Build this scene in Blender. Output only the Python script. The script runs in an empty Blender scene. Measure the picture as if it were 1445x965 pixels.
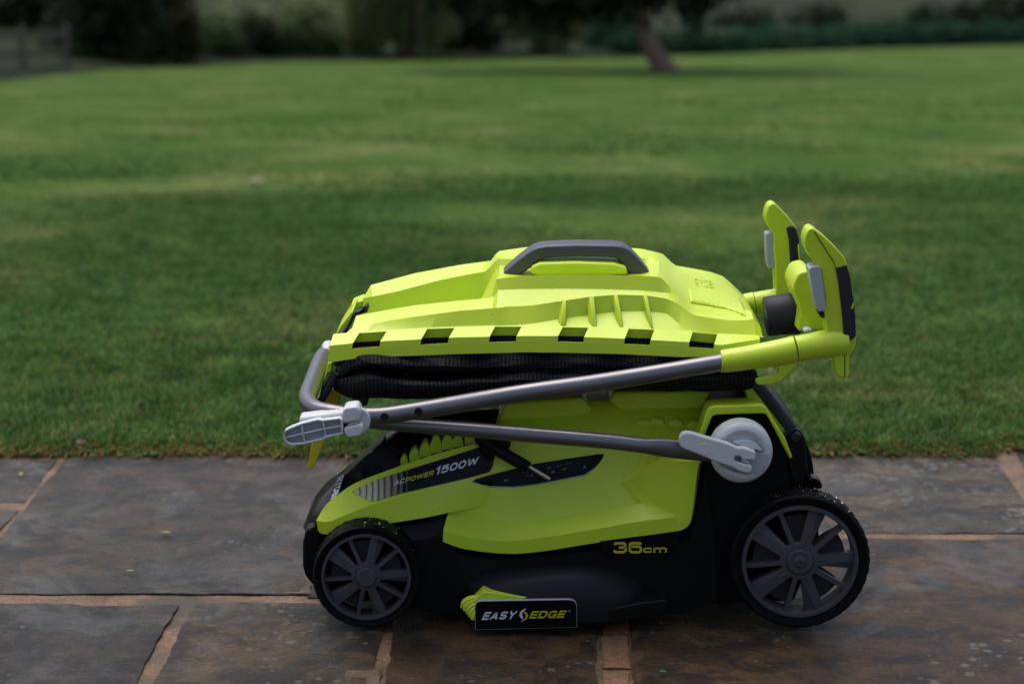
import bpy, bmesh, math, random
import numpy as np
from mathutils import Vector, Matrix, noise
from mathutils.bvhtree import BVHTree

random.seed(7)
rng = np.random.default_rng(7)
R = math.radians
scene = bpy.context.scene
COL = scene.collection

# ------------------------------------------------------------------ camera
F_PX, PITCH, CAM_H, Y0 = 2810.0, R(12.28), 0.993, 2.66
cam_d = bpy.data.cameras.new('camera')
cam_d.sensor_width = 36.0
cam_d.lens = F_PX * 36.0 / 1445.0
cam_d.clip_start, cam_d.clip_end = 0.05, 2000.0
cam_d.dof.use_dof = True
cam_d.dof.focus_distance = 2.83
cam_d.dof.aperture_fstop = 3.7
cam = bpy.data.objects.new('camera', cam_d)
cam.location = (0, 0, CAM_H)
cam.rotation_euler = (math.pi / 2 - PITCH, 0, 0)
COL.objects.link(cam)
scene.camera = cam

# ------------------------------------------------------------------ light: overcast, brighter sky behind the mower
SUN_EL, SUN_AZ = R(72), R(-35)          # azimuth measured from +Y towards +X
world = bpy.data.worlds.new('World')
scene.world = world
world.use_nodes = True
nt = world.node_tree
nt.nodes.clear()
sky = nt.nodes.new('ShaderNodeTexSky')
sky.sky_type = 'NISHITA'
sky.sun_disc = False
sky.sun_elevation = SUN_EL
sky.sun_rotation = SUN_AZ
sky.air_density = 1.0
sky.dust_density = 5.0
sky.ozone_density = 1.0
bg = nt.nodes.new('ShaderNodeBackground')
bg.inputs['Strength'].default_value = 0.13
wo = nt.nodes.new('ShaderNodeOutputWorld')
nt.links.new(sky.outputs[0], bg.inputs['Color'])
nt.links.new(bg.outputs[0], wo.inputs['Surface'])
sun_d = bpy.data.lights.new('sun', 'SUN')
sun_d.energy = 1.25
sun_d.angle = R(55)
sun_d.color = (1.0, 0.98, 0.95)
sun = bpy.data.objects.new('sun', sun_d)
dirv = Vector((math.sin(SUN_AZ) * math.cos(SUN_EL), math.cos(SUN_AZ) * math.cos(SUN_EL), math.sin(SUN_EL)))
sun.rotation_euler = dirv.to_track_quat('Z', 'Y').to_euler()
sun.location = dirv * 30
COL.objects.link(sun)
scene.view_settings.view_transform = 'Standard'
scene.view_settings.look = 'None'
scene.view_settings.exposure = 0.50
scene.view_settings.gamma = 1.0

# ------------------------------------------------------------------ pixel of the photo -> point of the place
CP, SP = math.cos(PITCH), math.sin(PITCH)
def ray(u, v):
    dx, dy = (u - 722.5) / F_PX, (482.5 - v) / F_PX
    return Vector((dx, CP + dy * SP, -SP + dy * CP))
def P(u, v, d):
    r = ray(u, v)
    return Vector((0, 0, CAM_H)) + r * ((Y0 + d) / r.y)
def G(u, v, z=0.0):
    r = ray(u, v)
    return Vector((0, 0, CAM_H)) + r * ((z - CAM_H) / r.z)
SLOPE, EDGE_Y = 0.05, 3.58
def lawn_z(y):
    return -SLOPE * (y - EDGE_Y)
def GL(u, v):                              # on the falling lawn
    r = ray(u, v)
    t = (SLOPE * EDGE_Y - CAM_H) / (r.z + SLOPE * r.y)
    return Vector((0, 0, CAM_H)) + r * t
def Zm(x0, y0, s, pts):                    # coordinates read off an enlargement
    return [(x0 + p[0] / s, y0 + p[1] / s) + tuple(p[2:]) for p in pts]

# ------------------------------------------------------------------ materials
def new_mat(name):
    m = bpy.data.materials.new(name)
    m.use_nodes = True
    b = m.node_tree.nodes['Principled BSDF']
    return m, m.node_tree, b
def N(nt, kind, **kw):
    n = nt.nodes.new(kind)
    for k, v in kw.items():
        if k in n.inputs: n.inputs[k].default_value = v
        else: setattr(n, k, v)
    return n
def ramp(nt, fac, stops, interp='LINEAR'):
    r = nt.nodes.new('ShaderNodeValToRGB')
    r.color_ramp.interpolation = interp
    e = r.color_ramp.elements
    while len(e) < len(stops): e.new(0.5)
    for i, (p, c) in enumerate(stops):
        e[i].position = p
        e[i].color = c if len(c) == 4 else (*c, 1)
    nt.links.new(fac, r.inputs[0])
    return r.outputs[0]
def mixc(nt, fac, a, b, mode='MIX'):
    m = nt.nodes.new('ShaderNodeMix'); m.data_type = 'RGBA'; m.blend_type = mode
    for s, v in ((0, fac), (6, a), (7, b)):
        if hasattr(v, 'is_linked') or isinstance(v, bpy.types.NodeSocket): nt.links.new(v, m.inputs[s])
        elif s == 0: m.inputs[s].default_value = v
        else: m.inputs[s].default_value = (*v, 1) if len(v) == 3 else v
    return m.outputs[2]
def math_n(nt, op, a, b=None):
    m = nt.nodes.new('ShaderNodeMath'); m.operation = op
    for i, v in enumerate((a, b)):
        if v is None: continue
        if isinstance(v, bpy.types.NodeSocket): nt.links.new(v, m.inputs[i])
        else: m.inputs[i].default_value = v
    return m.outputs[0]
def tex(nt, kind, scale, coord='Object', vscale=None, **kw):
    tc = nt.nodes.new('ShaderNodeTexCoord')
    src = tc.outputs[coord]
    if vscale:
        mp = nt.nodes.new('ShaderNodeMapping'); mp.inputs['Scale'].default_value = vscale
        nt.links.new(src, mp.inputs[0]); src = mp.outputs[0]
    t = nt.nodes.new(kind)
    t.inputs['Scale'].default_value = scale
    for k, v in kw.items():
        if k in t.inputs: t.inputs[k].default_value = v
        else: setattr(t, k, v)
    nt.links.new(src, t.inputs['Vector'])
    return t
def bump(nt, b, height, strength, dist=0.001):
    n = nt.nodes.new('ShaderNodeBump')
    n.inputs['Strength'].default_value = strength
    n.inputs['Distance'].default_value = dist
    nt.links.new(height, n.inputs['Height'])
    nt.links.new(n.outputs[0], b.inputs['Normal'])

def plastic(name, col, rough=0.42, grain=0.25, dirt=0.12, metallic=0.0, spec=0.5, dirtcol=None):
    m, nt, b = new_mat(name)
    b.inputs['Roughness'].default_value = rough
    b.inputs['Metallic'].default_value = metallic
    b.inputs['Specular IOR Level'].default_value = spec
    n1 = tex(nt, 'ShaderNodeTexNoise', 9.0, Detail=5.0)
    f = ramp(nt, n1.outputs[0], [(0.35, (0, 0, 0)), (0.75, (1, 1, 1))])
    dc = dirtcol or tuple(c * 0.72 for c in col)
    c = mixc(nt, math_n(nt, 'MULTIPLY', f, dirt * 2), col, dc)
    # small specks of dirt
    v = tex(nt, 'ShaderNodeTexVoronoi', 85.0)
    n2 = tex(nt, 'ShaderNodeTexNoise', 14.0, Detail=2.0)
    sp = math_n(nt, 'MULTIPLY', math_n(nt, 'LESS_THAN', v.outputs['Distance'], 0.09), math_n(nt, 'GREATER_THAN', n2.outputs[0], 0.57))
    c = mixc(nt, math_n(nt, 'MULTIPLY', sp, 0.5 if dirt > 0.05 else 0.0), c, tuple(x * 0.35 for x in col))
    nt.links.new(c, b.inputs['Base Color'])
    r = math_n(nt, 'ADD', math_n(nt, 'MULTIPLY', f, 0.14), rough - 0.05)
    nt.links.new(r, b.inputs['Roughness'])
    g = tex(nt, 'ShaderNodeTexNoise', 900.0, Detail=2.0)
    bump(nt, b, g.outputs[0], grain, 0.0004)
    return m
M = {}
M['lime'] = plastic('lime_plastic', (0.52, 0.67, 0.026), 0.37, 0.35, 0.15)
M['lime_dark'] = plastic('lime_plastic_dark', (0.44, 0.59, 0.022), 0.45, 0.3, 0.18)  # the lime in a darker, rougher tone
M['yellow'] = plastic('yellow_plastic', (0.62, 0.48, 0.015), 0.4, 0.2, 0.1)
M['black'] = plastic('black_plastic', (0.0036, 0.0038, 0.0052), 0.46, 0.3, 0.2, dirtcol=(0.007, 0.007, 0.008), spec=0.15)
M['black_gloss'] = plastic('black_gloss_plastic', (0.0045, 0.0045, 0.0055), 0.24, 0.1, 0.1, dirtcol=(0.006, 0.006, 0.006), spec=0.10)
M['charcoal'] = plastic('charcoal_rubber', (0.022, 0.024, 0.033), 0.5, 0.3, 0.15, spec=0.2)
M['black_soft'] = plastic('matt_black_plastic', (0.0085, 0.009, 0.013), 0.5, 0.3, 0.15, spec=0.20)
M['handle_grey'] = plastic('dark_grey_plastic', (0.050, 0.056, 0.074), 0.42, 0.3, 0.1)
M['grey'] = plastic('light_grey_plastic', (0.56, 0.57, 0.58), 0.45, 0.3, 0.08)
M['mid_grey'] = plastic('mid_grey_plastic', (0.36, 0.38, 0.42), 0.45, 0.3, 0.08)
M['rim'] = plastic('wheel_grey_plastic', (0.066, 0.067, 0.073), 0.45, 0.3, 0.25, dirtcol=(0.030, 0.029, 0.029), spec=0.25)
M['wheel_plate'] = plastic('wheel_back_plate', (0.026, 0.027, 0.031), 0.5, 0.3, 0.2, spec=0.2)
M['tyre'] = plastic('tyre_rubber', (0.0038, 0.0038, 0.0045), 0.55, 0.5, 0.3, dirtcol=(0.007, 0.0065, 0.006), spec=0.10)
M['tube'] = plastic('painted_tube', (0.155, 0.155, 0.17), 0.36, 0.15, 0.12, metallic=0.75)
M['steel'] = plastic('steel', (0.55, 0.55, 0.55), 0.25, 0.1, 0.05, metallic=1.0)
M['hole'] = plastic('hole_dark', (0.002, 0.002, 0.002), 0.9, 0.0, 0.0)
M['white_print'] = plastic('white_print', (0.62, 0.62, 0.68), 0.5, 0.05, 0.02)
M['yellow_print'] = plastic('yellow_print', (0.52, 0.46, 0.012), 0.5, 0.05, 0.02)
M['grey_print'] = plastic('grey_print', (0.13, 0.13, 0.14), 0.5, 0.05, 0.02)
M['label_black'] = plastic('label_black', (0.004, 0.004, 0.005), 0.35, 0.05, 0.08, spec=0.12)

def water_material():
    m, nt, b = new_mat('rain_water')
    b.inputs['Base Color'].default_value = (.9, .9, .9, 1); b.inputs['Roughness'].default_value = 0.03
    b.inputs['IOR'].default_value = 1.33
    b.inputs['Transmission Weight'].default_value = 1.0
    return m
M['water'] = water_material()
def bag_material():
    m, nt, b = new_mat('black_mesh_fabric')
    tc = nt.nodes.new('ShaderNodeTexCoord'); s = nt.nodes.new('ShaderNodeSeparateXYZ')
    nt.links.new(tc.outputs['Object'], s.inputs[0])
    k = 2 * math.pi / 0.0110
    zz = math_n(nt, 'ADD', math_n(nt, 'MULTIPLY', s.outputs[2], 1.0), math_n(nt, 'MULTIPLY', s.outputs[1], -0.8))
    a = math_n(nt, 'SINE', math_n(nt, 'MULTIPLY', math_n(nt, 'ADD', s.outputs[0], zz), k))
    c = math_n(nt, 'SINE', math_n(nt, 'MULTIPLY', math_n(nt, 'SUBTRACT', s.outputs[0], zz), k))
    h = math_n(nt, 'MULTIPLY', a, c)
    col = ramp(nt, h, [(-0.0, (0.013, 0.013, 0.017)), (0.30, (0.0010, 0.0010, 0.0010))])
    nt.links.new(col, b.inputs['Base Color'])
    b.inputs['Roughness'].default_value = 0.7
    b.inputs['Specular IOR Level'].default_value = 0.15
    bump(nt, b, math_n(nt, 'MULTIPLY', h, -1.0), 0.7, 0.001)
    return m
M['bag'] = bag_material()

def sticker_material():
    m, nt, b = new_mat('striped_label')
    # a printed label: pale swirl at the front end running out into black
    tc = nt.nodes.new('ShaderNodeTexCoord'); s = nt.nodes.new('ShaderNodeSeparateXYZ')
    nt.links.new(tc.outputs['Object'], s.inputs[0])
    w = tex(nt, 'ShaderNodeTexWave', 34.0, vscale=(1, 1, -0.55), Distortion=3.0, Detail=2.0)
    strip = ramp(nt, w.outputs[0], [(0.1, (0.52, 0.50, 0.36)), (0.45, (0.40, 0.37, 0.20)), (0.7, (0.48, 0.46, 0.38)), (0.92, (0.24, 0.20, 0.06)), (1.0, (0.16, 0.15, 0.12))])
    x = math_n(nt, 'ADD', s.outputs[0], math_n(nt, 'MULTIPLY', w.outputs[0], 0.012))
    at = nt.nodes.new('ShaderNodeMapRange')
    x_a, x_b = P(530, 690, .05).x - MOWER_AT.x, P(580, 690, .05).x - MOWER_AT.x
    at.inputs[1].default_value, at.inputs[2].default_value = x_a, x_b
    nt.links.new(x, at.inputs[0])
    c = mixc(nt, at.outputs[0], strip, (0.008, 0.008, 0.010))
    nt.links.new(c, b.inputs['Base Color'])
    b.inputs['Roughness'].default_value = 0.35
    b.inputs['Specular IOR Level'].default_value = 0.15
    return m

# ------------------------------------------------------------------ mesh helpers
MOWER_AT = Vector((0.11, Y0 + 0.185, 0.0))
BOX_AT = Vector((0.06, Y0 + 0.185, 0.30))
YC = Y0 + 0.185

def link(name, me, parent=None, mat=None, smooth=True, angle=32):
    o = bpy.data.objects.new(name, me)
    COL.objects.link(o)
    if parent is not None: o.parent = parent
    if mat is not None: me.materials.append(mat)
    if smooth and len(me.polygons):
        me.polygons.foreach_set('use_smooth', [True] * len(me.polygons))
        me.set_sharp_from_angle(angle=R(angle))
    return o
def origin_of(parent):
    o = Vector((0, 0, 0)); p = parent
    while p is not None:
        o = o + Vector(p.location); p = p.parent
    return o
def build(name, verts, faces, mat, parent=None, smooth=True, angle=32, bevel=0.0, solid=0.0, segs=2, fix=True, subsurf=0):
    """verts are world points; linked as one mesh child of parent"""
    o0 = origin_of(parent)
    me = bpy.data.meshes.new(name)
    me.from_pydata([tuple(Vector(v) - o0) for v in verts], [], faces)
    if fix:
        bm = bmesh.new(); bm.from_mesh(me)
        bmesh.ops.remove_doubles(bm, verts=bm.verts, dist=0.00005)
        bmesh.ops.recalc_face_normals(bm, faces=bm.faces)
        bm.to_mesh(me); bm.free()
    me.validate(); me.update()
    o = link(name, me, parent, mat, smooth, angle)
    if subsurf:
        s = o.modifiers.new('subsurf', 'SUBSURF'); s.levels = s.render_levels = subsurf
    if solid:
        s = o.modifiers.new('solid', 'SOLIDIFY'); s.thickness = solid; s.offset = -1
    if bevel:
        b = o.modifiers.new('bevel', 'BEVEL'); b.width = bevel; b.segments = segs
        b.limit_method = 'ANGLE'; b.angle_limit = R(28)
    return o
def prism_data(poly, d0, d1, scale1=None):
    a = [P(p[0], p[1], d0) for p in poly]
    if scale1 is None:
        b = [Vector((q.x, Y0 + d1, q.z)) for q in a]
    else:
        c = sum(a, Vector()) / len(a)
        b = [Vector((c.x + (q.x - c.x) * scale1, Y0 + d1, c.z + (q.z - c.z) * scale1)) for q in a]
    n = len(a)
    f = [tuple(range(n)), tuple(range(2 * n - 1, n - 1, -1))]
    f += [(i, i + n, (i + 1) % n + n, (i + 1) % n) for i in range(n)]
    return a + b, f
def prism(name, poly, d0, d1, mat, parent, bevel=0.002, segs=2, scale1=None, angle=32):
    v, f = prism_data(poly, d0, d1, scale1)
    return build(name, v, f, mat, parent, bevel=bevel, segs=segs, angle=angle)
def join(*parts):
    V, Fc = [], []
    for v, f in parts:
        k = len(V); V += list(v); Fc += [tuple(i + k for i in q) for q in f]
    return V, Fc
def catmull(pts, k, closed=False):
    pts = [Vector(p) for p in pts]; n = len(pts); out = []
    rngn = n if closed else n - 1
    for i in range(rngn):
        p0 = pts[(i - 1) % n] if closed or i > 0 else pts[0] * 2 - pts[1]
        p1, p2 = pts[i], pts[(i + 1) % n]
        p3 = pts[(i + 2) % n] if closed or i + 2 < n else pts[-1] * 2 - pts[-2]
        for j in range(k):
            t = j / k
            out.append(0.5 * ((2 * p1) + (p2 - p0) * t + (2 * p0 - 5 * p1 + 4 * p2 - p3) * t * t + (3 * p1 - p0 - 3 * p2 + p3) * t ** 3))
    if not closed: out.append(pts[-1])
    return out
def tube_data(path, rad, segs=20, caps=True, flat=None):
    V, Fc = [], []
    n = len(path)
    rads = rad if isinstance(rad, (list, tuple)) else [rad] * n
    prev = None
    for i, p in enumerate(path):
        t = (path[min(i + 1, n - 1)] - path[max(i - 1, 0)]).normalized()
        if prev is None:
            ref = Vector((0, 0, 1)) if abs(t.z) < 0.9 else Vector((0, 1, 0))
            u = t.cross(ref).normalized()
        else:
            u = (prev - t * prev.dot(t)).normalized()
        prev = u
        w = u.cross(t).normalized()
        for s in range(segs):
            a = 2 * math.pi * s / segs
            fu, fw = (1, 1) if flat is None else flat[i]
            V.append(p + u * (math.cos(a) * rads[i] * fu) + w * (math.sin(a) * rads[i] * fw))
    for i in range(n - 1):
        for s in range(segs):
            Fc.append((i * segs + s, i * segs + (s + 1) % segs, (i + 1) * segs + (s + 1) % segs, (i + 1) * segs + s))
    if caps:
        Fc.append(tuple(range(segs - 1, -1, -1))); Fc.append(tuple((n - 1) * segs + s for s in range(segs)))
    return V, Fc
def tube(name, path, rad, mat, parent, segs=20, k=0, flat=None, bevel=0):
    if k:
        rads = rad
        if isinstance(rad, (list, tuple)):
            rads = []
            for i in range(len(rad) - 1):
                rads += [rad[i] + (rad[i + 1] - rad[i]) * j / k for j in range(k)]
            rads.append(rad[-1])
        path = catmull(path, k); rad = rads
    v, f = tube_data(path, rad, segs, True, flat)
    return build(name, v, f, mat, parent, angle=50, bevel=bevel)
def lathe_data(profile, segs, axis='y', c=Vector((0, 0, 0)), closed=False):
    """profile: (radius, y)"""
    V, Fc = [], []
    m = len(profile)
    for s in range(segs):
        a = 2 * math.pi * s / segs
        for r, y in profile: V.append(c + Vector((math.cos(a) * r, y, math.sin(a) * r)))
    for s in range(segs):
        for i in range(m if closed else m - 1):
            j = (i + 1) % m
            Fc.append((s * m + i, s * m + j, ((s + 1) % segs) * m + j, ((s + 1) % segs) * m + i))
    return V, Fc
def loft_lines(lines, k=5, cm=True):
    """every line: list of (u, v, d) of equal length -> smooth 3-D lines"""
    out = []
    for ln in lines:
        w = [P(*p) for p in ln]
        if cm: out.append(catmull(w, k))
        else:
            o = []
            for i in range(len(w) - 1): o += [w[i].lerp(w[i + 1], j / k) for j in range(k)]
            out.append(o + [w[-1]])
    return out
def grid_data(L, skip=None):
    V = [p for ln in L for p in ln]; n = len(L[0]); Fc = []
    for i in range(len(L) - 1):
        for j in range(n - 1):
            if skip and skip(i, j): continue
            Fc.append((i * n + j, i * n + j + 1, (i + 1) * n + j + 1, (i + 1) * n + j))
    return V, Fc
def mirror(data, yc=YC):
    v, f = data
    return join((v, f), ([Vector((p.x, 2 * yc - p.y, p.z)) for p in v], [tuple(reversed(q)) for q in f]))
def bvh_of(data):
    return BVHTree.FromPolygons([tuple(p) for p in data[0]], data[1])
def hit(bvh, u, v, off=0.0008, fallback=None):
    o = Vector((0, 0, CAM_H)); r = ray(u, v).normalized()
    loc, nrm, idx, dist = bvh.ray_cast(o, r, 20)
    if loc is None: return P(u, v, fallback if fallback is not None else 0.05)
    if nrm.dot(r) > 0: nrm = -nrm
    return loc + nrm * off
def poly_px(poly, step=5.0):
    """fill a pixel polygon with a fine triangle mesh"""
    bm = bmesh.new()
    vs = [bm.verts.new((p[0], p[1], 0)) for p in poly]
    bm.faces.new(vs)
    bmesh.ops.triangulate(bm, faces=bm.faces)
    for _ in range(6):
        es = [e for e in bm.edges if e.calc_length() > step]
        if not es: break
        bmesh.ops.subdivide_edges(bm, edges=es, cuts=1)
        bmesh.ops.triangulate(bm, faces=bm.faces)
    bm.verts.index_update()
    V = [(v.co.x, v.co.y) for v in bm.verts]; Fc = [tuple(v.index for v in f.verts) for f in bm.faces]
    bm.free()
    return V, Fc
def drape(name, px, faces, bvh, mat, parent, off=0.0008, fallback=None, solid=0.0):
    return build(name, [hit(bvh, u, v, off, fallback) for u, v in px], faces, mat, parent, fix=False, smooth=True, solid=solid)
def arc(cx, cy, rx, ry, a0, a1, n=9):
    return [(cx + rx * math.cos(R(a0 + (a1 - a0) * i / n)), cy + ry * math.sin(R(a0 + (a1 - a0) * i / n))) for i in range(n + 1)]
def rbox(x0, y0, x1, y1, r, a0=90, a1=450):
    """rounded rectangle path, anticlockwise from the top"""
    c = [(x1 - r, y1 - r, 0), (x0 + r, y1 - r, 90), (x0 + r, y0 + r, 180), (x1 - r, y0 + r, 270)]
    p = [((x0 + x1) / 2, y1)]
    for cx, cy, a in (c[1], c[2], c[3], c[0]): p += arc(cx, cy, r, r, a, a + 90, 4)
    return p + [p[0]]
T = 0.11       # half the stroke width, cap height 1
GLYPH = {      # width, strokes (centre lines, open paths)
    'A': (1.10, [[(T, T * .2), (.55, 1 - T)], [(.55, 1 - T), (1.10 - T, T * .2)], [(.25, .28), (.85, .28)]]),
    'C': (1.05, [[(.94, .80)] + rbox(T, T, .94, 1 - T, .30)[0:11] + [(.60, T), (.80, T), (.94, .22)]]),
    'P': (1.0, [[(T, 0), (T, 1 - T), (.70, 1 - T)] + arc(.66, .64, .24, .25, 80, -80, 6) + [(T, .38)]]),
    'O': (1.10, [rbox(T, T, 1.10 - T, 1 - T, .34)]),
    '0': (1.05, [rbox(T, T, 1.05 - T, 1 - T, .34)]),
    'W': (1.50, [[(T, 1), (.40, T)], [(.40, T), (.75, 1 - T)], [(.75, 1 - T), (1.10, T)], [(1.10, T), (1.5 - T, 1)]]),
    'E': (.92, [[(.92, 1 - T), (T, 1 - T), (T, T), (.92, T)], [(T, .5), (.84, .5)]]),
    'R': (1.05, [[(T, 0), (T, 1 - T), (.72, 1 - T)] + arc(.68, .65, .24, .24, 80, -80, 6) + [(T, .40)], [(.55, .40), (.95, 0)]]),
    '1': (.62, [[(.04, .70), (.40, .94), (.40, 0)]]),
    '5': (1.02, [[(.92, 1 - T), (.20, 1 - T), (.13, .56), (.45, .62)] + arc(.62, .37, .28, .26, 85, -90, 7) + [(.30, T), (.06, .22)]]),
    'S': (1.02, [[(.90, .80)] + arc(.62, 1 - T - .16, .22, .16, 60, 90, 2) + arc(.36, .70, .24, .19, 90, 250, 6) + arc(.66, .30, .25, .19, 70, -90, 6) + [(.35, T), (.08, .24)]]),
    'Y': (1.06, [[(T * .8, 1), (.53, .46)], [(1.06 - T * .8, 1), (.53, .46)], [(.53, .50), (.53, 0)]]),
    'D': (1.06, [[(T, T), (T, 1 - T), (.60, 1 - T)] + arc(.60, .5, .35, .39, 80, -80, 8) + [(.60, T), (T * .4, T)]]),
    'G': (1.08, [[(.96, .80)] + rbox(T, T, .96, 1 - T, .30)[0:11] + [(.60, T), (.94, T), (.94, .46), (.58, .46)]]),
    'B': (1.05, [[(T, T), (T, 1 - T), (.66, 1 - T)] + arc(.66, .72, .22, .17, 80, -80, 5) + [(T, .53)], [(.60, .53)] + arc(.68, .31, .24, .20, 80, -80, 5) + [(T, T)]]),
    'I': (.3, [[(.15, 0), (.15, 1)]]),
    'T': (.9, [[(0, 1 - T), (.9, 1 - T)], [(.45, 1), (.45, 0)]]),
    'M': (1.2, [[(T, 0), (T, 1 - T), (.6, .2), (1.2 - T, 1 - T), (1.2 - T, 0)]]),
    '3': (1.25, [[(.10, .74), (.14, 1 - T - .03), (.30, 1 - T), (.92, 1 - T), (1.08, 1 - T - .10), (1.08, .62), (.98, .52), (.50, .52)], [(.98, .52), (1.13, .42), (1.13, .24), (.96, T), (.28, T), (.12, .17), (.08, .30)]]),
    '6': (1.25, [[(1.12, .76), (1.08, .86), (.96, 1 - T), (.30, 1 - T), (.12, .82), (.12, .24), (.28, T), (.98, T), (1.13, .22), (1.13, .46), (.98, .60), (.12, .60)]]),
    'c': (1.05, [[(.94, .44), (.86, .60), (.26, .60), (T, .48), (T, .22), (.26, T), (.86, T), (.96, .26)]]),
    'm': (1.60, [[(T, 0), (T, .70)], [(T, .50), (.28, .60), (.66, .60), (.80, .48), (.80, 0)], [(.80, .48), (.96, .60), (1.34, .60), (1.49, .48), (1.49, 0)]]),
}
def text_px(body, o, ex, ey, bold=0.0, space=0.16):
    """lettering drawn with strokes; o = lower-left pixel, ex = whole baseline vector, ey = cap-height vector"""
    V, Fc, x = [], [], 0.0
    t = T + bold
    for ch in body:
        if ch == ' ': x += .5; continue
        w, strokes = GLYPH[ch]
        for st in strokes:
            st = [q for i, q in enumerate(st) if i == 0 or (abs(q[0] - st[i - 1][0]) + abs(q[1] - st[i - 1][1])) > 1e-4]
            closed = abs(st[0][0] - st[-1][0]) + abs(st[0][1] - st[-1][1]) < 1e-4
            if closed: st = st[:-1]
            n = len(st); k = len(V)
            for i, p in enumerate(st):
                a = st[(i - 1) % n] if closed or i > 0 else None
                b = st[(i + 1) % n] if closed or i < n - 1 else None
                d1 = Vector((p[0] - a[0], p[1] - a[1])).normalized() if a else None
                d2 = Vector((b[0] - p[0], b[1] - p[1])).normalized() if b else None
                d = ((d1 or d2) + (d2 or d1)).normalized()
                nn = Vector((-d.y, d.x)); c = max(.55, nn.dot(Vector((-(d1 or d2).y, (d1 or d2).x))))
                V += [(x + p[0] + nn.x * t / c, p[1] + nn.y * t / c), (x + p[0] - nn.x * t / c, p[1] - nn.y * t / c)]
            for i in range(n if closed else n - 1):
                j = (i + 1) % n
                Fc.append((k + 2 * i, k + 2 * i + 1, k + 2 * j + 1, k + 2 * j))
        x += w + space
    W = x - space
    return [(o[0] + ex[0] * a / W + ey[0] * b, o[1] + ex[1] * a / W + ey[1] * b) for a, b in V], Fc
def empty(name, loc, label, cat, group=None):
    o = bpy.data.objects.new(name, None); COL.objects.link(o)
    o.location = loc; o.empty_display_size = 0.05
    o['label'] = label; o['category'] = cat
    if group: o['group'] = group
    return o

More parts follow.
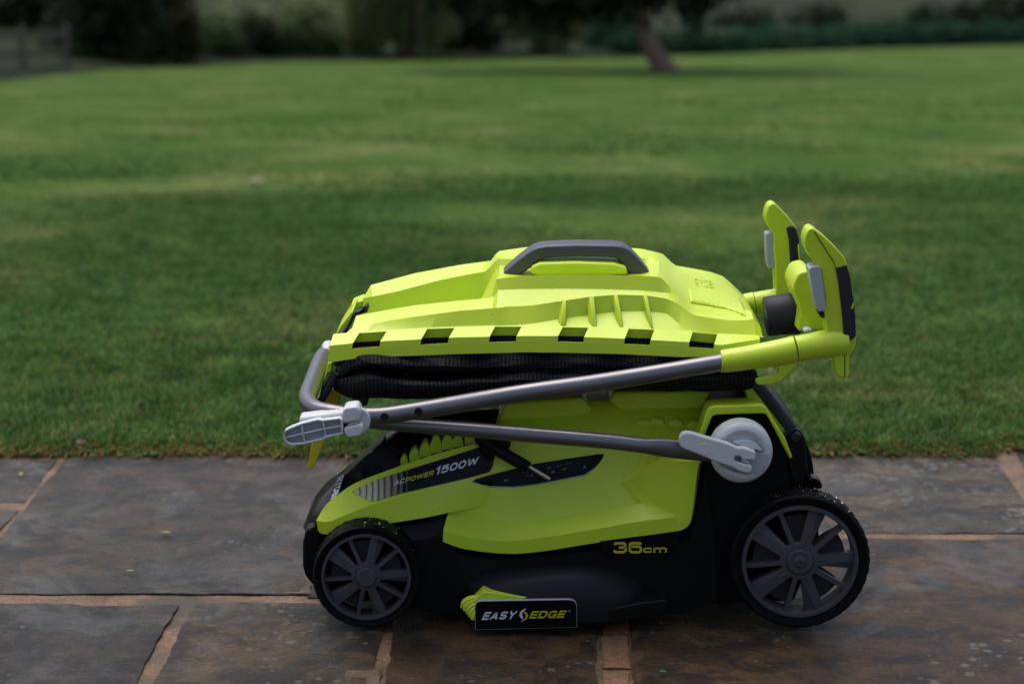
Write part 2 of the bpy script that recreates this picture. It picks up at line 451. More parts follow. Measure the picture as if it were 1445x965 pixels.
# ================================================================== SETTING
def obj_tint(nt):
    n = nt.nodes.new('ShaderNodeObjectInfo')
    return n
def slab_material():
    m, nt, b = new_mat('wet_riven_sandstone')
    oi = obj_tint(nt)
    n1 = tex(nt, 'ShaderNodeTexNoise', 4.5, Detail=9.0, Roughness=0.68, Distortion=0.8)
    n2 = tex(nt, 'ShaderNodeTexNoise', 11.0, Detail=10.0, Roughness=0.74, vscale=(1, 1.25, 1), Distortion=0.5)
    n3 = tex(nt, 'ShaderNodeTexNoise', 150.0, Detail=6.0, Roughness=0.75)
    base = ramp(nt, n1.outputs[0], [(0.30, (0.22, 0.20, 0.18)), (0.44, (0.64, 0.57, 0.50)), (0.53, (1.15, 0.95, 0.74)), (0.62, (0.48, 0.38, 0.30)), (0.74, (0.95, 0.78, 0.56))])
    c = mixc(nt, 1.0, oi.outputs['Color'], base, 'MULTIPLY')
    f2 = ramp(nt, n2.outputs[0], [(0.47, (0, 0, 0)), (0.55, (1, 1, 1))])
    c = mixc(nt, math_n(nt, 'MULTIPLY', f2, 0.72), c, (0.0085, 0.008, 0.009))
    f3 = ramp(nt, n3.outputs[0], [(0.32, (0.40, 0.40, 0.40)), (0.70, (1.75, 1.70, 1.6))])
    c = mixc(nt, 1.0, c, f3, 'MULTIPLY')
    n4 = tex(nt, 'ShaderNodeTexNoise', 6.0, Detail=8.0, Roughness=0.72)
    f4 = ramp(nt, n4.outputs[0], [(0.53, (0, 0, 0)), (0.64, (1, 1, 1))])
    sepc = nt.nodes.new('ShaderNodeSeparateColor'); nt.links.new(oi.outputs['Color'], sepc.inputs[0])
    warm = math_n(nt, 'MULTIPLY', math_n(nt, 'SUBTRACT', sepc.outputs[0], sepc.outputs[2]), 28.0)
    c = mixc(nt, math_n(nt, 'MULTIPLY', f4, math_n(nt, 'MINIMUM', math_n(nt, 'ADD', warm, 0.15), 0.8)), c, (0.085, 0.046, 0.018))
    # lichen: small pale ragged scabs, in patches
    v = tex(nt, 'ShaderNodeTexVoronoi', 75.0, Randomness=1.0)
    n5 = tex(nt, 'ShaderNodeTexNoise', 5.0, Detail=3.0)
    n6 = tex(nt, 'ShaderNodeTexNoise', 190.0, Detail=4.0, Roughness=0.8)
    rad = math_n(nt, 'MULTIPLY', math_n(nt, 'SUBTRACT', n5.outputs[0], 0.44), oi.outputs['Alpha'])
    sep = nt.nodes.new('ShaderNodeSeparateColor'); nt.links.new(v.outputs['Color'], sep.inputs[0])
    rad = math_n(nt, 'MULTIPLY', rad, math_n(nt, 'MULTIPLY', sep.outputs[0], math_n(nt, 'MULTIPLY', sep.outputs[0], sep.outputs[1])))
    dd_ = math_n(nt, 'ADD', v.outputs['Distance'], math_n(nt, 'MULTIPLY', math_n(nt, 'SUBTRACT', n6.outputs[0], 0.5), 0.9))
    li = math_n(nt, 'LESS_THAN', dd_, math_n(nt, 'MULTIPLY', rad, 6.0))
    c = mixc(nt, math_n(nt, 'MULTIPLY', li, 0.55), c, (0.15, 0.155, 0.15))
    nt.links.new(c, b.inputs['Base Color'])
    rr = ramp(nt, n1.outputs[0], [(0.34, (0.08, 0.08, 0.08)), (0.50, (0.42, 0.42, 0.42)), (0.64, (0.20, 0.20, 0.20))])
    rr = math_n(nt, 'ADD', rr, math_n(nt, 'MULTIPLY', n3.outputs[0], 0.20))
    nt.links.new(rr, b.inputs['Roughness'])
    b.inputs['Specular IOR Level'].default_value = 0.26
    h = math_n(nt, 'ADD', math_n(nt, 'MULTIPLY', n2.outputs[0], 1.0), math_n(nt, 'MULTIPLY', n3.outputs[0], 0.30))
    bump(nt, b, h, 1.0, 0.012)
    # rain film lying in patches on the stone
    n7 = tex(nt, 'ShaderNodeTexNoise', 4.2, Detail=9.0, Roughness=0.70, Distortion=0.8)
    wet = ramp(nt, n7.outputs[0], [(0.50, (0.02, 0.02, 0.02)), (0.60, (0.65, 0.65, 0.65))])
    nt.links.new(wet, b.inputs['Coat Weight'])
    b.inputs['Coat IOR'].default_value = 1.33
    nt.links.new(math_n(nt, 'ADD', math_n(nt, 'MULTIPLY', n3.outputs[0], 0.22), 0.04), b.inputs['Coat Roughness'])
    cb = nt.nodes.new('ShaderNodeBump'); cb.inputs['Strength'].default_value = 0.9; cb.inputs['Distance'].default_value = 0.006
    nt.links.new(h, cb.inputs['Height']); nt.links.new(cb.outputs[0], b.inputs['Coat Normal'])
    return m
M['slab'] = slab_material()
def mortar_material(name, c0, c1, moss=0.0):
    m, nt, b = new_mat(name)
    n1 = tex(nt, 'ShaderNodeTexNoise', 14.0, Detail=8.0, Roughness=0.7)
    n2 = tex(nt, 'ShaderNodeTexNoise', 160.0, Detail=5.0)
    c = ramp(nt, n1.outputs[0], [(0.3, c0), (0.66, c1)])
    g = ramp(nt, n2.outputs[0], [(0.3, (0.6, 0.6, 0.6)), (0.7, (1.25, 1.25, 1.25))])
    c = mixc(nt, 1.0, c, g, 'MULTIPLY')
    n3 = tex(nt, 'ShaderNodeTexNoise', 6.0, Detail=6.0)
    f = ramp(nt, n3.outputs[0], [(0.47, (0, 0, 0)), (0.60, (1, 1, 1))])
    c = mixc(nt, math_n(nt, 'MULTIPLY', f, moss), c, (0.03, 0.028, 0.014))
    nt.links.new(c, b.inputs['Base Color'])
    b.inputs['Roughness'].default_value = 0.7
    h = math_n(nt, 'ADD', n1.outputs[0], n2.outputs[0])
    bump(nt, b, h, 0.9, 0.004)
    return m
M['mortar'] = mortar_material('sandy_mortar', (0.075, 0.040, 0.020), (0.20, 0.112, 0.060), 0.85)
M['brick'] = mortar_material('orange_brick', (0.12, 0.050, 0.022), (0.23, 0.110, 0.050), 0.5)

def quad_patch(name, corners, mat, parent, nx=40, ny=30, amp=0.003, thick=0.03, jit=0.004, seed=0, top=0.0, round_=0.0024, chips=True):
    c = [Vector((p.x, p.y, 0)) for p in corners]        # far-left, far-right, near-right, near-left
    V, Fc = [], []
    sv = Vector((seed * 7.31, seed * 3.77, 0))
    for j in range(ny + 1):
        t = j / ny
        for i in range(nx + 1):
            s = i / nx
            p = (c[0].lerp(c[1], s)).lerp(c[3].lerp(c[2], s), t)
            e = noise.noise_vector(p * 9 + sv) * jit + noise.noise_vector(p * 34 + sv) * jit * 0.6
            on = i in (0, nx) or j in (0, ny)
            if on: p = p + Vector((e.x, e.y, 0))
            z = noise.fractal(p * 3.0 + sv, 1.0, 2.0, 5) * amp + noise.noise(Vector((p.x * 9, p.y * 26, 0)) + sv) * amp * 0.5
            st = noise.noise(p * 2.1 + sv * 2)
            if st > 0.12: z -= amp * 0.9                # riven step
            z = max(min(z - amp, -0.0004), -0.0054)
            if on: z -= round_ * (0.6 + 0.8 * abs(noise.noise(p * 40 + sv)))
            V.append(Vector((p.x, p.y, top + z)))
    n = nx + 1
    for j in range(ny):
        for i in range(nx): Fc.append((j * n + i, (j + 1) * n + i, (j + 1) * n + i + 1, j * n + i + 1))
    ring = [i for i in range(n)] + [j * n + nx for j in range(1, ny + 1)] + [ny * n + i for i in range(nx - 1, -1, -1)] + [j * n for j in range(ny - 1, 0, -1)]
    k = len(V)
    for q in ring: V.append(Vector((V[q].x, V[q].y, top - thick)))
    m = len(ring)
    for a in range(m): Fc.append((ring[a], ring[(a + 1) % m], k + (a + 1) % m, k + a))
    return build(name, V, Fc, mat, parent, angle=40)

# patio: a mortar bed, slabs and bricks laid in it
def bed():
    x0, x1, y0, y1 = -2.6, 2.6, 0.6, 3.66
    nx, ny = 150, 110
    V = []; Fc = []
    for j in range(ny + 1):
        for i in range(nx + 1):
            x, y = x0 + (x1 - x0) * i / nx, y0 + (y1 - y0) * j / ny
            V.append(Vector((x, y, -0.0076 + noise.noise(Vector((x * 22, y * 22, 3))) * 0.0016)))
    n = nx + 1
    for j in range(ny):
        for i in range(nx): Fc.append((j * n + i, j * n + i + 1, (j + 1) * n + i + 1, (j + 1) * n + i))
    o = build('patio', V, Fc, M['mortar'], None)
    o['kind'] = 'structure'
    return o
patio = bed()
def gq(*px): return [G(*p) for p in px]
SLABS = [  # corners (far-left, far-right, near-right, near-left) as seen in the photo, tint, lichen
    ([(-700, 642), (80, 643), (34, 704), (-760, 706)], (0.060, 0.058, 0.056), 0.6),
    ([(-780, 716), (24, 715), (-72, 828), (-860, 828)], (0.060, 0.045, 0.038), 0.5),
    ([(94, 641), (505, 638), (428, 834), (-62, 832)], (0.056, 0.049, 0.043), 0.45),
    ([(513, 638), (845, 636), (846, 748), (470, 750)], (0.060, 0.055, 0.052), 0.8),
    ([(851, 636), (1396, 634), (1478, 747), (856, 747)], (0.086, 0.076, 0.060), 1.6),
    ([(1424, 620), (2200, 616), (2300, 747), (1500, 747)], (0.060, 0.046, 0.038), 0.6),
    ([(-880, 848), (252, 848), (112, 1100), (-1000, 1100)], (0.040, 0.036, 0.034), 0.35),
    ([(275, 846), (549, 846), (486, 1120), (128, 1120)], (0.068, 0.056, 0.036), 0.9),
    ([(466, 762), (846, 760), (845, 840), (434, 838)], (0.050, 0.042, 0.036), 0.5),
    ([(559, 848), (843, 848), (846, 1120), (520, 1120)], (0.050, 0.034, 0.019), 0.5),
    ([(890, 757), (2300, 756), (2500, 1120), (893, 1120)], (0.066, 0.045, 0.024), 0.7),
]
for i, (c, tint, li) in enumerate(SLABS):
    q = gq(*c)
    w = (q[1] - q[0]).length; h = (q[3] - q[0]).length
    o = quad_patch('paving_slab', q, M['slab'], patio, nx=int(14 + w * 60), ny=int(10 + h * 60), amp=0.0028, seed=i + 1, thick=0.02)
    o.color = (*tint, li)
# the row nearer the camera, below the picture
for i, (xa, xb) in enumerate(((-1.5, -0.62), (-0.61, -0.13), (-0.12, 0.3), (0.31, 1.3))):
    q = [Vector((xa, 2.10, 0)), Vector((xb, 2.10, 0)), Vector((xb, 1.4, 0)), Vector((xa, 1.4, 0))]
    o = quad_patch('paving_slab', q, M['slab'], patio, nx=24, ny=24, seed=30 + i, thick=0.02)
    o.color = (0.06, 0.05, 0.04, 0.6)
for i, (va, vb) in enumerate(((762, 800), (804, 845), (850, 890), (893, 937), (942, 990), (996, 1050))):
    q = gq((851, va), (884, va), (884, vb), (851, vb)) if va < 848 else gq((849, va), (887, va), (888, vb), (850, vb))
    quad_patch('brick', q, M['brick'], patio, nx=12, ny=12, amp=0.0018, seed=60 + i, thick=0.018, jit=0.003, top=-0.001)
# mortar smeared over the broken corners
for i, c in enumerate(([(486, 936), (540, 934), (534, 1010), (470, 1010)], [(404, 814), (437, 806), (440, 836), (398, 834)])):
    quad_patch('mortar_patch', gq(*c), M['mortar'], patio, nx=16, ny=16, amp=0.002, seed=80 + i, thick=0.01, jit=0.022, top=-0.0022, round_=0.004)

# lawn
FAR = [(-700, 150), (-300, 132), (0, 117), (100, 105), (200, 98), (275, 92), (500, 87), (720, 84), (1000, 79), (1200, 71), (1445, 65), (1900, 60), (2300, 58)]
def lawn_material():
    m, nt, b = new_mat('mown_lawn')
    n1 = tex(nt, 'ShaderNodeTexNoise', 1.5, Detail=8.0, Roughness=0.72, vscale=(0.62, 0.9, 1))
    n2 = tex(nt, 'ShaderNodeTexNoise', 5.0, Detail=6.0, Roughness=0.7)
    n3 = tex(nt, 'ShaderNodeTexNoise', 60.0, Detail=4.0)
    c = ramp(nt, n1.outputs[0], [(0.29, (0.039, 0.085, 0.017)), (0.42, (0.050, 0.103, 0.020)), (0.53, (0.071, 0.125, 0.026)), (0.61, (0.120, 0.150, 0.046)), (0.70, (0.19, 0.185, 0.080))])
    g = ramp(nt, n2.outputs[0], [(0.3, (0.62, 0.68, 0.6)), (0.7, (1.3, 1.25, 1.2))])
    c = mixc(nt, 1.0, c, g, 'MULTIPLY')
    g = ramp(nt, n3.outputs[0], [(0.3, (0.6, 0.6, 0.6)), (0.7, (1.4, 1.4, 1.4))])
    c = mixc(nt, 1.0, c, g, 'MULTIPLY')
    nt.links.new(c, b.inputs['Base Color'])
    b.inputs['Roughness'].default_value = 0.9
    b.inputs['Specular IOR Level'].default_value = 0.04
    bump(nt, b, math_n(nt, 'ADD', n2.outputs[0], n3.outputs[0]), 0.8, 0.03)
    return m
M['lawn'] = lawn_material()
M['soil'] = mortar_material('lawn_edge_soil', (0.020, 0.013, 0.007), (0.075, 0.045, 0.02), 0.3)
farp = [GL(*p) for p in FAR]
def lawn_edge_y(x):
    base = EDGE_Y + 0.006 * math.sin(x * 5) + noise.noise(Vector((x * 11, 0.3, 0))) * 0.012
    xs = G(1392, 634).x
    if x > xs: base += 0.06 * min(1, (x - xs) / 0.03)
    return base
def lawn_sheet():
    nx, ny = 360, 60
    V = []
    for j in range(ny + 1):
        t = (j / ny)
        for i in range(nx + 1):
            s = -1.05 + 2.1 * i / nx
            fx = s * 17.0
            # far boundary at this column, interpolated over direction
            a = s * 0.62
            ta = [p.x / p.y for p in farp]
            fy = np.interp(a, ta, [p.y for p in farp])
            fxx = a * fy
            nx_, = (s * 7.0,)
            ey = lawn_edge_y(nx_)
            tt = t ** 1.8
            x = nx_ + (fxx - nx_) * tt; y = ey + (fy - ey) * tt
            z = lawn_z(y) + (0.004 if j else -0.012) + (noise.noise(Vector((x * 0.7, y * 0.7, 0))) * 0.02 * min(1, (y - ey) / 2))
            V.append(Vector((x, y, z)))
    n = nx + 1; Fc = []
    for j in range(ny):
        for i in range(nx): Fc.append((j * n + i, j * n + i + 1, (j + 1) * n + i + 1, (j + 1) * n + i))
    o = build('lawn', V, Fc, M['lawn'], None)
    o['kind'] = 'structure'
    return o
lawn = lawn_sheet()
def meadow():
    m, nt, b = new_mat('rough_meadow')
    n1 = tex(nt, 'ShaderNodeTexNoise', 0.16, Detail=6.0, vscale=(1, 2, 1))
    n2 = tex(nt, 'ShaderNodeTexNoise', 1.6, Detail=6.0)
    c = ramp(nt, n1.outputs[0], [(0.35, (0.010, 0.018, 0.006)), (0.6, (0.026, 0.032, 0.012))])
    c = mixc(nt, 1.0, c, ramp(nt, n2.outputs[0], [(0.3, (0.6, 0.6, 0.6)), (0.7, (1.3, 1.3, 1.3))]), 'MULTIPLY')
    nt.links.new(c, b.inputs['Base Color']); b.inputs['Roughness'].default_value = 0.95
    b.inputs['Specular IOR Level'].default_value = 0.1
    xs = np.linspace(-1.0, 1.0, 61); V = []; rows = [0.0, 0.02, 0.06, 0.12, 0.25, 0.5, 1.0]
    ta = [p.x / p.y for p in farp]
    for r in rows:
        for s in xs:
            a = s * 0.66
            fy = np.interp(a, ta, [p.y for p in farp]) - 0.6
            y = fy + (700 - fy) * r
            V.append(Vector((a * y, y, lawn_z(fy) - 0.03 + 0.02 * r * 100 * (1 if r > 0.1 else 0))))
    n = len(xs); Fc = [(j * n + i, j * n + i + 1, (j + 1) * n + i + 1, (j + 1) * n + i) for j in range(len(rows) - 1) for i in range(n - 1)]
    o = build('meadow', V, Fc, m, None); o['kind'] = 'structure'
    g = build('ground', [Vector((-900, -400, -4.5)), Vector((900, -400, -4.5)), Vector((900, 1200, -4.5)), Vector((-900, 1200, -4.5))], [(0, 1, 2, 3)], M['lawn'], None)
    g['kind'] = 'structure'
meadow()

# grass blades
def grass():
    m, nt, b = new_mat('grass_blades')
    at = nt.nodes.new('ShaderNodeAttribute'); at.attribute_name = 'tint'
    n1 = tex(nt, 'ShaderNodeTexNoise', 1.5, Detail=8.0, Roughness=0.72, vscale=(0.62, 0.9, 1))
    n2 = tex(nt, 'ShaderNodeTexNoise', 9.0, Detail=4.0)
    c = ramp(nt, at.outputs['Fac'], [(0.0, (0.042, 0.112, 0.023)), (0.45, (0.084, 0.184, 0.040)), (0.70, (0.142, 0.245, 0.068)), (0.86, (0.23, 0.28, 0.11)), (0.90, (0.24, 0.18, 0.07)), (1.0, (0.17, 0.10, 0.04))])
    g = ramp(nt, n1.outputs[0], [(0.29, (0.84, 0.88, 0.90)), (0.42, (0.95, 0.97, 1.0)), (0.53, (1.12, 1.06, 1.08)), (0.61, (1.65, 1.26, 1.5)), (0.70, (2.3, 1.45, 2.3))])
    c = mixc(nt, 1.0, c, g, 'MULTIPLY')
    g = ramp(nt, n2.outputs[0], [(0.35, (0.6, 0.65, 0.6)), (0.65, (1.3, 1.2, 1.2))])
    c = mixc(nt, 1.0, c, g, 'MULTIPLY')
    nt.links.new(c, b.inputs['Base Color'])
    b.inputs['Roughness'].default_value = 0.5
    b.inputs['Specular IOR Level'].default_value = 0.15
    tl = nt.nodes.new('ShaderNodeBsdfTranslucent'); nt.links.new(c, tl.inputs['Color'])
    mx = nt.nodes.new('ShaderNodeMixShader'); mx.inputs[0].default_value = 0.45
    nt.links.new(b.outputs[0], mx.inputs[1]); nt.links.new(tl.outputs[0], mx.inputs[2])
    nt.links.new(mx.outputs[0], nt.nodes['Material Output'].inputs['Surface'])
    def zone(n, ya, yb, hmin, hmax, w, broad):
        u = rng.random(n) if ya < 4 else rng.random(n) ** 1.9
        y = ya * (yb / ya) ** u
        x = (rng.random(n) * 2 - 1) * (0.262 * y * 1.18 + 0.85)
        ed = np.array([lawn_edge_y(float(q)) for q in np.linspace(-3, 3, 1201)])
        e = np.interp(x, np.linspace(-3, 3, 1201), ed)
        if ya < 4: y = y + (e - EDGE_Y) * np.exp(-(y - EDGE_Y) * 3) - 0.004
        z = lawn_z(y)
        near = np.clip((y - e) / 0.10, 0, 1) if ya < 4 else np.ones(n)
        h = (hmin + (hmax - hmin) * rng.random(n) ** 1.6) * (0.35 + 0.65 * near)
        ang = rng.random(n) * 2 * np.pi
        lean = rng.random(n) ** 1.2 * 0.9 * h
        lx, ly = np.cos(ang), np.sin(ang)
        px_, py_ = -ly, lx
        wd = w * (0.6 + 0.8 * rng.random(n))
        isb = rng.random(n) < broad
        wd = np.where(isb, wd * 3.4, wd); h = np.where(isb, h * 0.75, h)
        mid = np.where(isb, 0.72, 0.55)
        tint = rng.random(n) * 0.72
        tint = np.where(rng.random(n) < 0.10, 0.74 + rng.random(n) * 0.12, tint)
        dead = rng.random(n) < (0.02 + 0.52 * (1 - near) ** 1.3)
        tint = np.where(dead, 0.9 + 0.1 * rng.random(n), tint)
        tint = np.where(isb & ~dead, tint * 0.8, tint)
        V = np.zeros((n, 5, 3))
        for k, (t, sd) in enumerate(((0, -1), (0, 1), (1, 1), (1, -1), (2, 0))):
            if t == 0: f, wk, hh = 0.0, 0.8, 0.0
            elif t == 1: f, wk, hh = 0.35, 1.0, 1.0
            else: f, wk, hh = 1.0, 0.0, 1.0
            hz = h * (mid if t == 1 else (0.93 if t == 2 else 0)) if t else h * 0 - 0.004
            V[:, k, 0] = x + lx * lean * f + px_ * wd * 0.5 * sd * wk
            V[:, k, 1] = y + ly * lean * f + py_ * wd * 0.5 * sd * wk
            V[:, k, 2] = z + hz
        return V.reshape(-1, 3), tint
    def edge_zone(n):
        V, tint = zone(n, EDGE_Y, EDGE_Y + 0.09, 0.018, 0.045, 0.0032, 0.05)
        V = V.reshape(-1, 5, 3)
        k = rng.random(n)
        for j, f in ((2, .35), (3, .35), (4, 1.0)):
            V[:, j, 1] -= f * (0.006 + 0.034 * k ** 2); V[:, j, 2] -= f * 0.008 * k; V[:, j, 2] = np.maximum(V[:, j, 2], .0015)
        return V.reshape(-1, 3), tint
    parts = [edge_zone(14000), zone(430000, EDGE_Y, 9.0, 0.010, 0.030, 0.0034, 0.14), zone(90000, 8.5, 24.0, 0.008, 0.022, 0.007, 0.2)]
    V = np.concatenate([p[0] for p in parts]); T = np.concatenate([p[1] for p in parts])
    n = len(T)
    base = np.arange(n) * 5
    me = bpy.data.meshes.new('grass')
    me.vertices.add(n * 5); me.vertices.foreach_set('co', V.astype(np.float32).ravel())
    loops = np.stack([base, base + 1, base + 2, base + 3, base + 3, base + 2, base + 4], 1).ravel()
    me.loops.add(len(loops)); me.loops.foreach_set('vertex_index', loops.astype(np.int32))
    ls = np.stack([np.arange(n) * 7, np.arange(n) * 7 + 4], 1).ravel()
    me.polygons.add(n * 2); me.polygons.foreach_set('loop_start', ls.astype(np.int32))
    me.update(calc_edges=True)
    a = me.attributes.new('tint', 'FLOAT', 'POINT')
    a.data.foreach_set('value', np.repeat(T, 5).astype(np.float32))
    o = link('grass', me, None, m, smooth=False)
    o['kind'] = 'stuff'; o['label'] = 'short mown green grass with a brown dying edge along the paving'; o['category'] = 'grass'
grass()

# ------------------------------------------------------------------ trees, shrubs and fence beyond the lawn
def leaf_mat(name, c0, c1, c2):
    m, nt, b = new_mat(name)
    at = nt.nodes.new('ShaderNodeAttribute'); at.attribute_name = 'tint'
    c = ramp(nt, at.outputs['Fac'], [(0, c0), (0.5, c1), (1, c2)])
    nt.links.new(c, b.inputs['Base Color']); b.inputs['Roughness'].default_value = 0.6
    b.inputs['Specular IOR Level'].default_value = 0.15
    tl = nt.nodes.new('ShaderNodeBsdfTranslucent'); nt.links.new(c, tl.inputs['Color'])
    mx = nt.nodes.new('ShaderNodeMixShader'); mx.inputs[0].default_value = 0.5
    nt.links.new(b.outputs[0], mx.inputs[1]); nt.links.new(tl.outputs[0], mx.inputs[2])
    nt.links.new(mx.outputs[0], nt.nodes['Material Output'].inputs['Surface'])
    return m
M['leaf_dark'] = leaf_mat('dark_foliage', (0.008, 0.020, 0.009), (0.018, 0.038, 0.016), (0.040, 0.066, 0.028))
M['leaf_mid'] = leaf_mat('mid_foliage', (0.024, 0.055, 0.022), (0.055, 0.105, 0.040), (0.10, 0.15, 0.06))
M['leaf_pale'] = leaf_mat('pale_foliage', (0.040, 0.066, 0.026), (0.14, 0.18, 0.065), (0.26, 0.29, 0.13))
M['leaf_blue'] = leaf_mat('bluish_foliage', (0.012, 0.044, 0.024), (0.022, 0.075, 0.040), (0.044, 0.105, 0.060))
M['leaf_yellow'] = leaf_mat('yellow_foliage', (0.020, 0.020, 0.006), (0.042, 0.038, 0.009), (0.075, 0.062, 0.016))
M['bark'] = mortar_material('bark', (0.15, 0.088, 0.058), (0.36, 0.225, 0.155), 0.05)
M['wood'] = mortar_material('weathered_wood', (0.055, 0.048, 0.036), (0.12, 0.105, 0.080), 0.1)

def leaves(name, centres, radii, count, size, mat, parent, droop=0.0):
    """leaf clumps: small diamond leaves gathered round twig ends inside several lobes"""
    pts = []; tints = []
    tot = sum(r.x * r.y * r.z for r in radii) ** 1
    o0 = origin_of(parent)
    for c, r in zip(centres, radii):
        k = max(200, int(count * (r.x * r.y * r.z) / tot))
        nt_ = max(12, k // 14)
        d = rng.normal(size=(nt_, 3)); d /= np.linalg.norm(d, axis=1)[:, None]
        rr = (0.45 + 0.55 * rng.random(nt_)) [:, None] * (1 + 0.22 * rng.normal(size=(nt_, 1)))
        tw = d * rr * np.array([r.x, r.y, r.z]) + np.array(c)
        tt = np.clip(0.45 + 0.25 * rng.normal(size=nt_), 0, 1)
        idx = rng.integers(0, nt_, k)
        pts.append(tw[idx] + rng.normal(size=(k, 3)) * size * 1.5); tints.append(np.clip(tt[idx] + 0.15 * rng.normal(size=k), 0, 1))
    p = np.concatenate(pts); t = np.concatenate(tints); n = len(p)
    a = rng.normal(size=(n, 3)); a[:, 2] -= droop; a /= np.linalg.norm(a, axis=1)[:, None]
    b = rng.normal(size=(n, 3)); b = np.cross(a, b); b /= np.linalg.norm(b, axis=1)[:, None]
    s = (size * (0.6 + 0.8 * rng.random(n)))[:, None]
    V = np.stack([p - a * s, p + b * s * 0.45, p + a * s, p - b * s * 0.45], 1).reshape(-1, 3) - np.array(o0)
    me = bpy.data.meshes.new(name)
    me.vertices.add(n * 4); me.vertices.foreach_set('co', V.astype(np.float32).ravel())
    me.loops.add(n * 4); me.loops.foreach_set('vertex_index', np.arange(n * 4, dtype=np.int32))
    me.polygons.add(n); me.polygons.foreach_set('loop_start', (np.arange(n) * 4).astype(np.int32))
    me.update(calc_edges=True)
    at = me.attributes.new('tint', 'FLOAT', 'POINT'); at.data.foreach_set('value', np.repeat(t, 4).astype(np.float32))
    return link(name, me, parent, mat, smooth=False)
def trunk_mesh(name, base, pts, rads, limbs, parent, mat=None):
    parts = [tube_data(catmull([base + Vector(p) for p in pts], 4), sum([[rads[i] + (rads[i + 1] - rads[i]) * j / 4 for j in range(4)] for i in range(len(rads) - 1)], []) + [rads[-1]], 12)]
    for lp, lr in limbs:
        parts.append(tube_data(catmull([base + Vector(p) for p in lp], 4), sum([[lr[i] + (lr[i + 1] - lr[i]) * j / 4 for j in range(4)] for i in range(len(lr) - 1)], []) + [lr[-1]], 8))
    v, f = join(*parts)
    return build(name, v, f, mat or M['bark'], parent, angle=60, fix=False)
def shrub(name, u, v, w, h, dpt, mat, label, count=1500, size=0.06, lobes=4, cat='shrub', group='shrubs beyond the lawn'):
    b = GL(u, v)
    k = b.y / F_PX
    w, h, dpt = w * k, h * k, dpt * k
    r = empty(name, b, label, cat, group)
    C, Rr = [], []
    for i in range(lobes):
        fx = (i + 0.5) / lobes - 0.5 if lobes > 1 else 0
        hh = h * random.uniform(0.75, 1.05)
        C.append(b + Vector((fx * w * 0.8 + random.uniform(-.05, .05) * w, random.uniform(-.2, .2) * dpt, hh * 0.48)))
        Rr.append(Vector((w / (lobes + 0.6) * 0.95, dpt * 0.5, hh * 0.55)))
    leaves('foliage', C, Rr, count, size, mat, r)
    st = [([(0, 0, -0.05), (random.uniform(-.2, .2) * w, 0, h * 0.4), (random.uniform(-.4, .4) * w, 0, h * 0.8)], [0.025, 0.018, 0.008]) for _ in range(4)]
    trunk_mesh('stem', b, [(0, 0, -0.05), (0, 0, h * .3), (0.03, 0, h * .7)], [0.03, 0.025, 0.01], st, r)
    return r

# the leaning tree
tb = GL(934, 101)
tree = empty('tree', tb, 'tree with a bare trunk leaning left under a low dark crown', 'tree')
lean = [(0.10, 0, -0.1), (0, 0, 0.08), (-0.20, 0, 0.42), (-0.34, 0.1, 0.85), (-0.42, 0.2, 1.6), (-0.35, 0.2, 2.8), (-0.4, 0.3, 4.2)]
lim = [([(-0.34, 0.1, 0.85), (-0.9, 0.1, 1.15), (-1.8, 0.0, 1.35), (-2.6, 0, 1.5)], [.11, .09, .06, .03]),
       ([(-0.38, 0.1, 1.1), (0.2, 0.1, 1.35), (1.0, 0.3, 1.6), (1.6, 0.3, 2.2)], [.11, .09, .06, .03]),
       ([(-0.42, 0.2, 1.6), (-1.2, 0.5, 2.4), (-1.9, 0.8, 3.2)], [.10, .07, .03]),
       ([(-0.38, 0.2, 2.2), (0.5, 0, 3.0), (1.2, -0.3, 3.8)], [.10, .07, .03])]
trunk_mesh('trunk', tb, lean, [.22, .15, .13, .13, .12, .10, .05], lim, tree)
CC = [(-1.5, 0, 1.16), (-2.5, .3, 1.25), (-0.55, .35, 1.18), (0.45, .3, 1.25), (1.4, .3, 2.3), (-1.8, .5, 2.9), (0.2, 0, 3.3), (1.2, -.2, 3.5), (-0.6, .2, 4.3), (-3.0, .2, 2.2)]
RR = [(1.0, 1.1, .50), (.8, .9, .5), (.8, .8, .50), (.7, .8, .55), (.8, .9, .8), (1.2, 1.2, 1.0), (1.2, 1.3, 1.1), (1.0, 1.1, .9), (1.3, 1.3, 1.0), (.8, .9, .7)]
leaves('crown', [tb + Vector(c) for c in CC], [Vector(r) for r in RR], 42000, 0.085, M['leaf_dark'], tree)

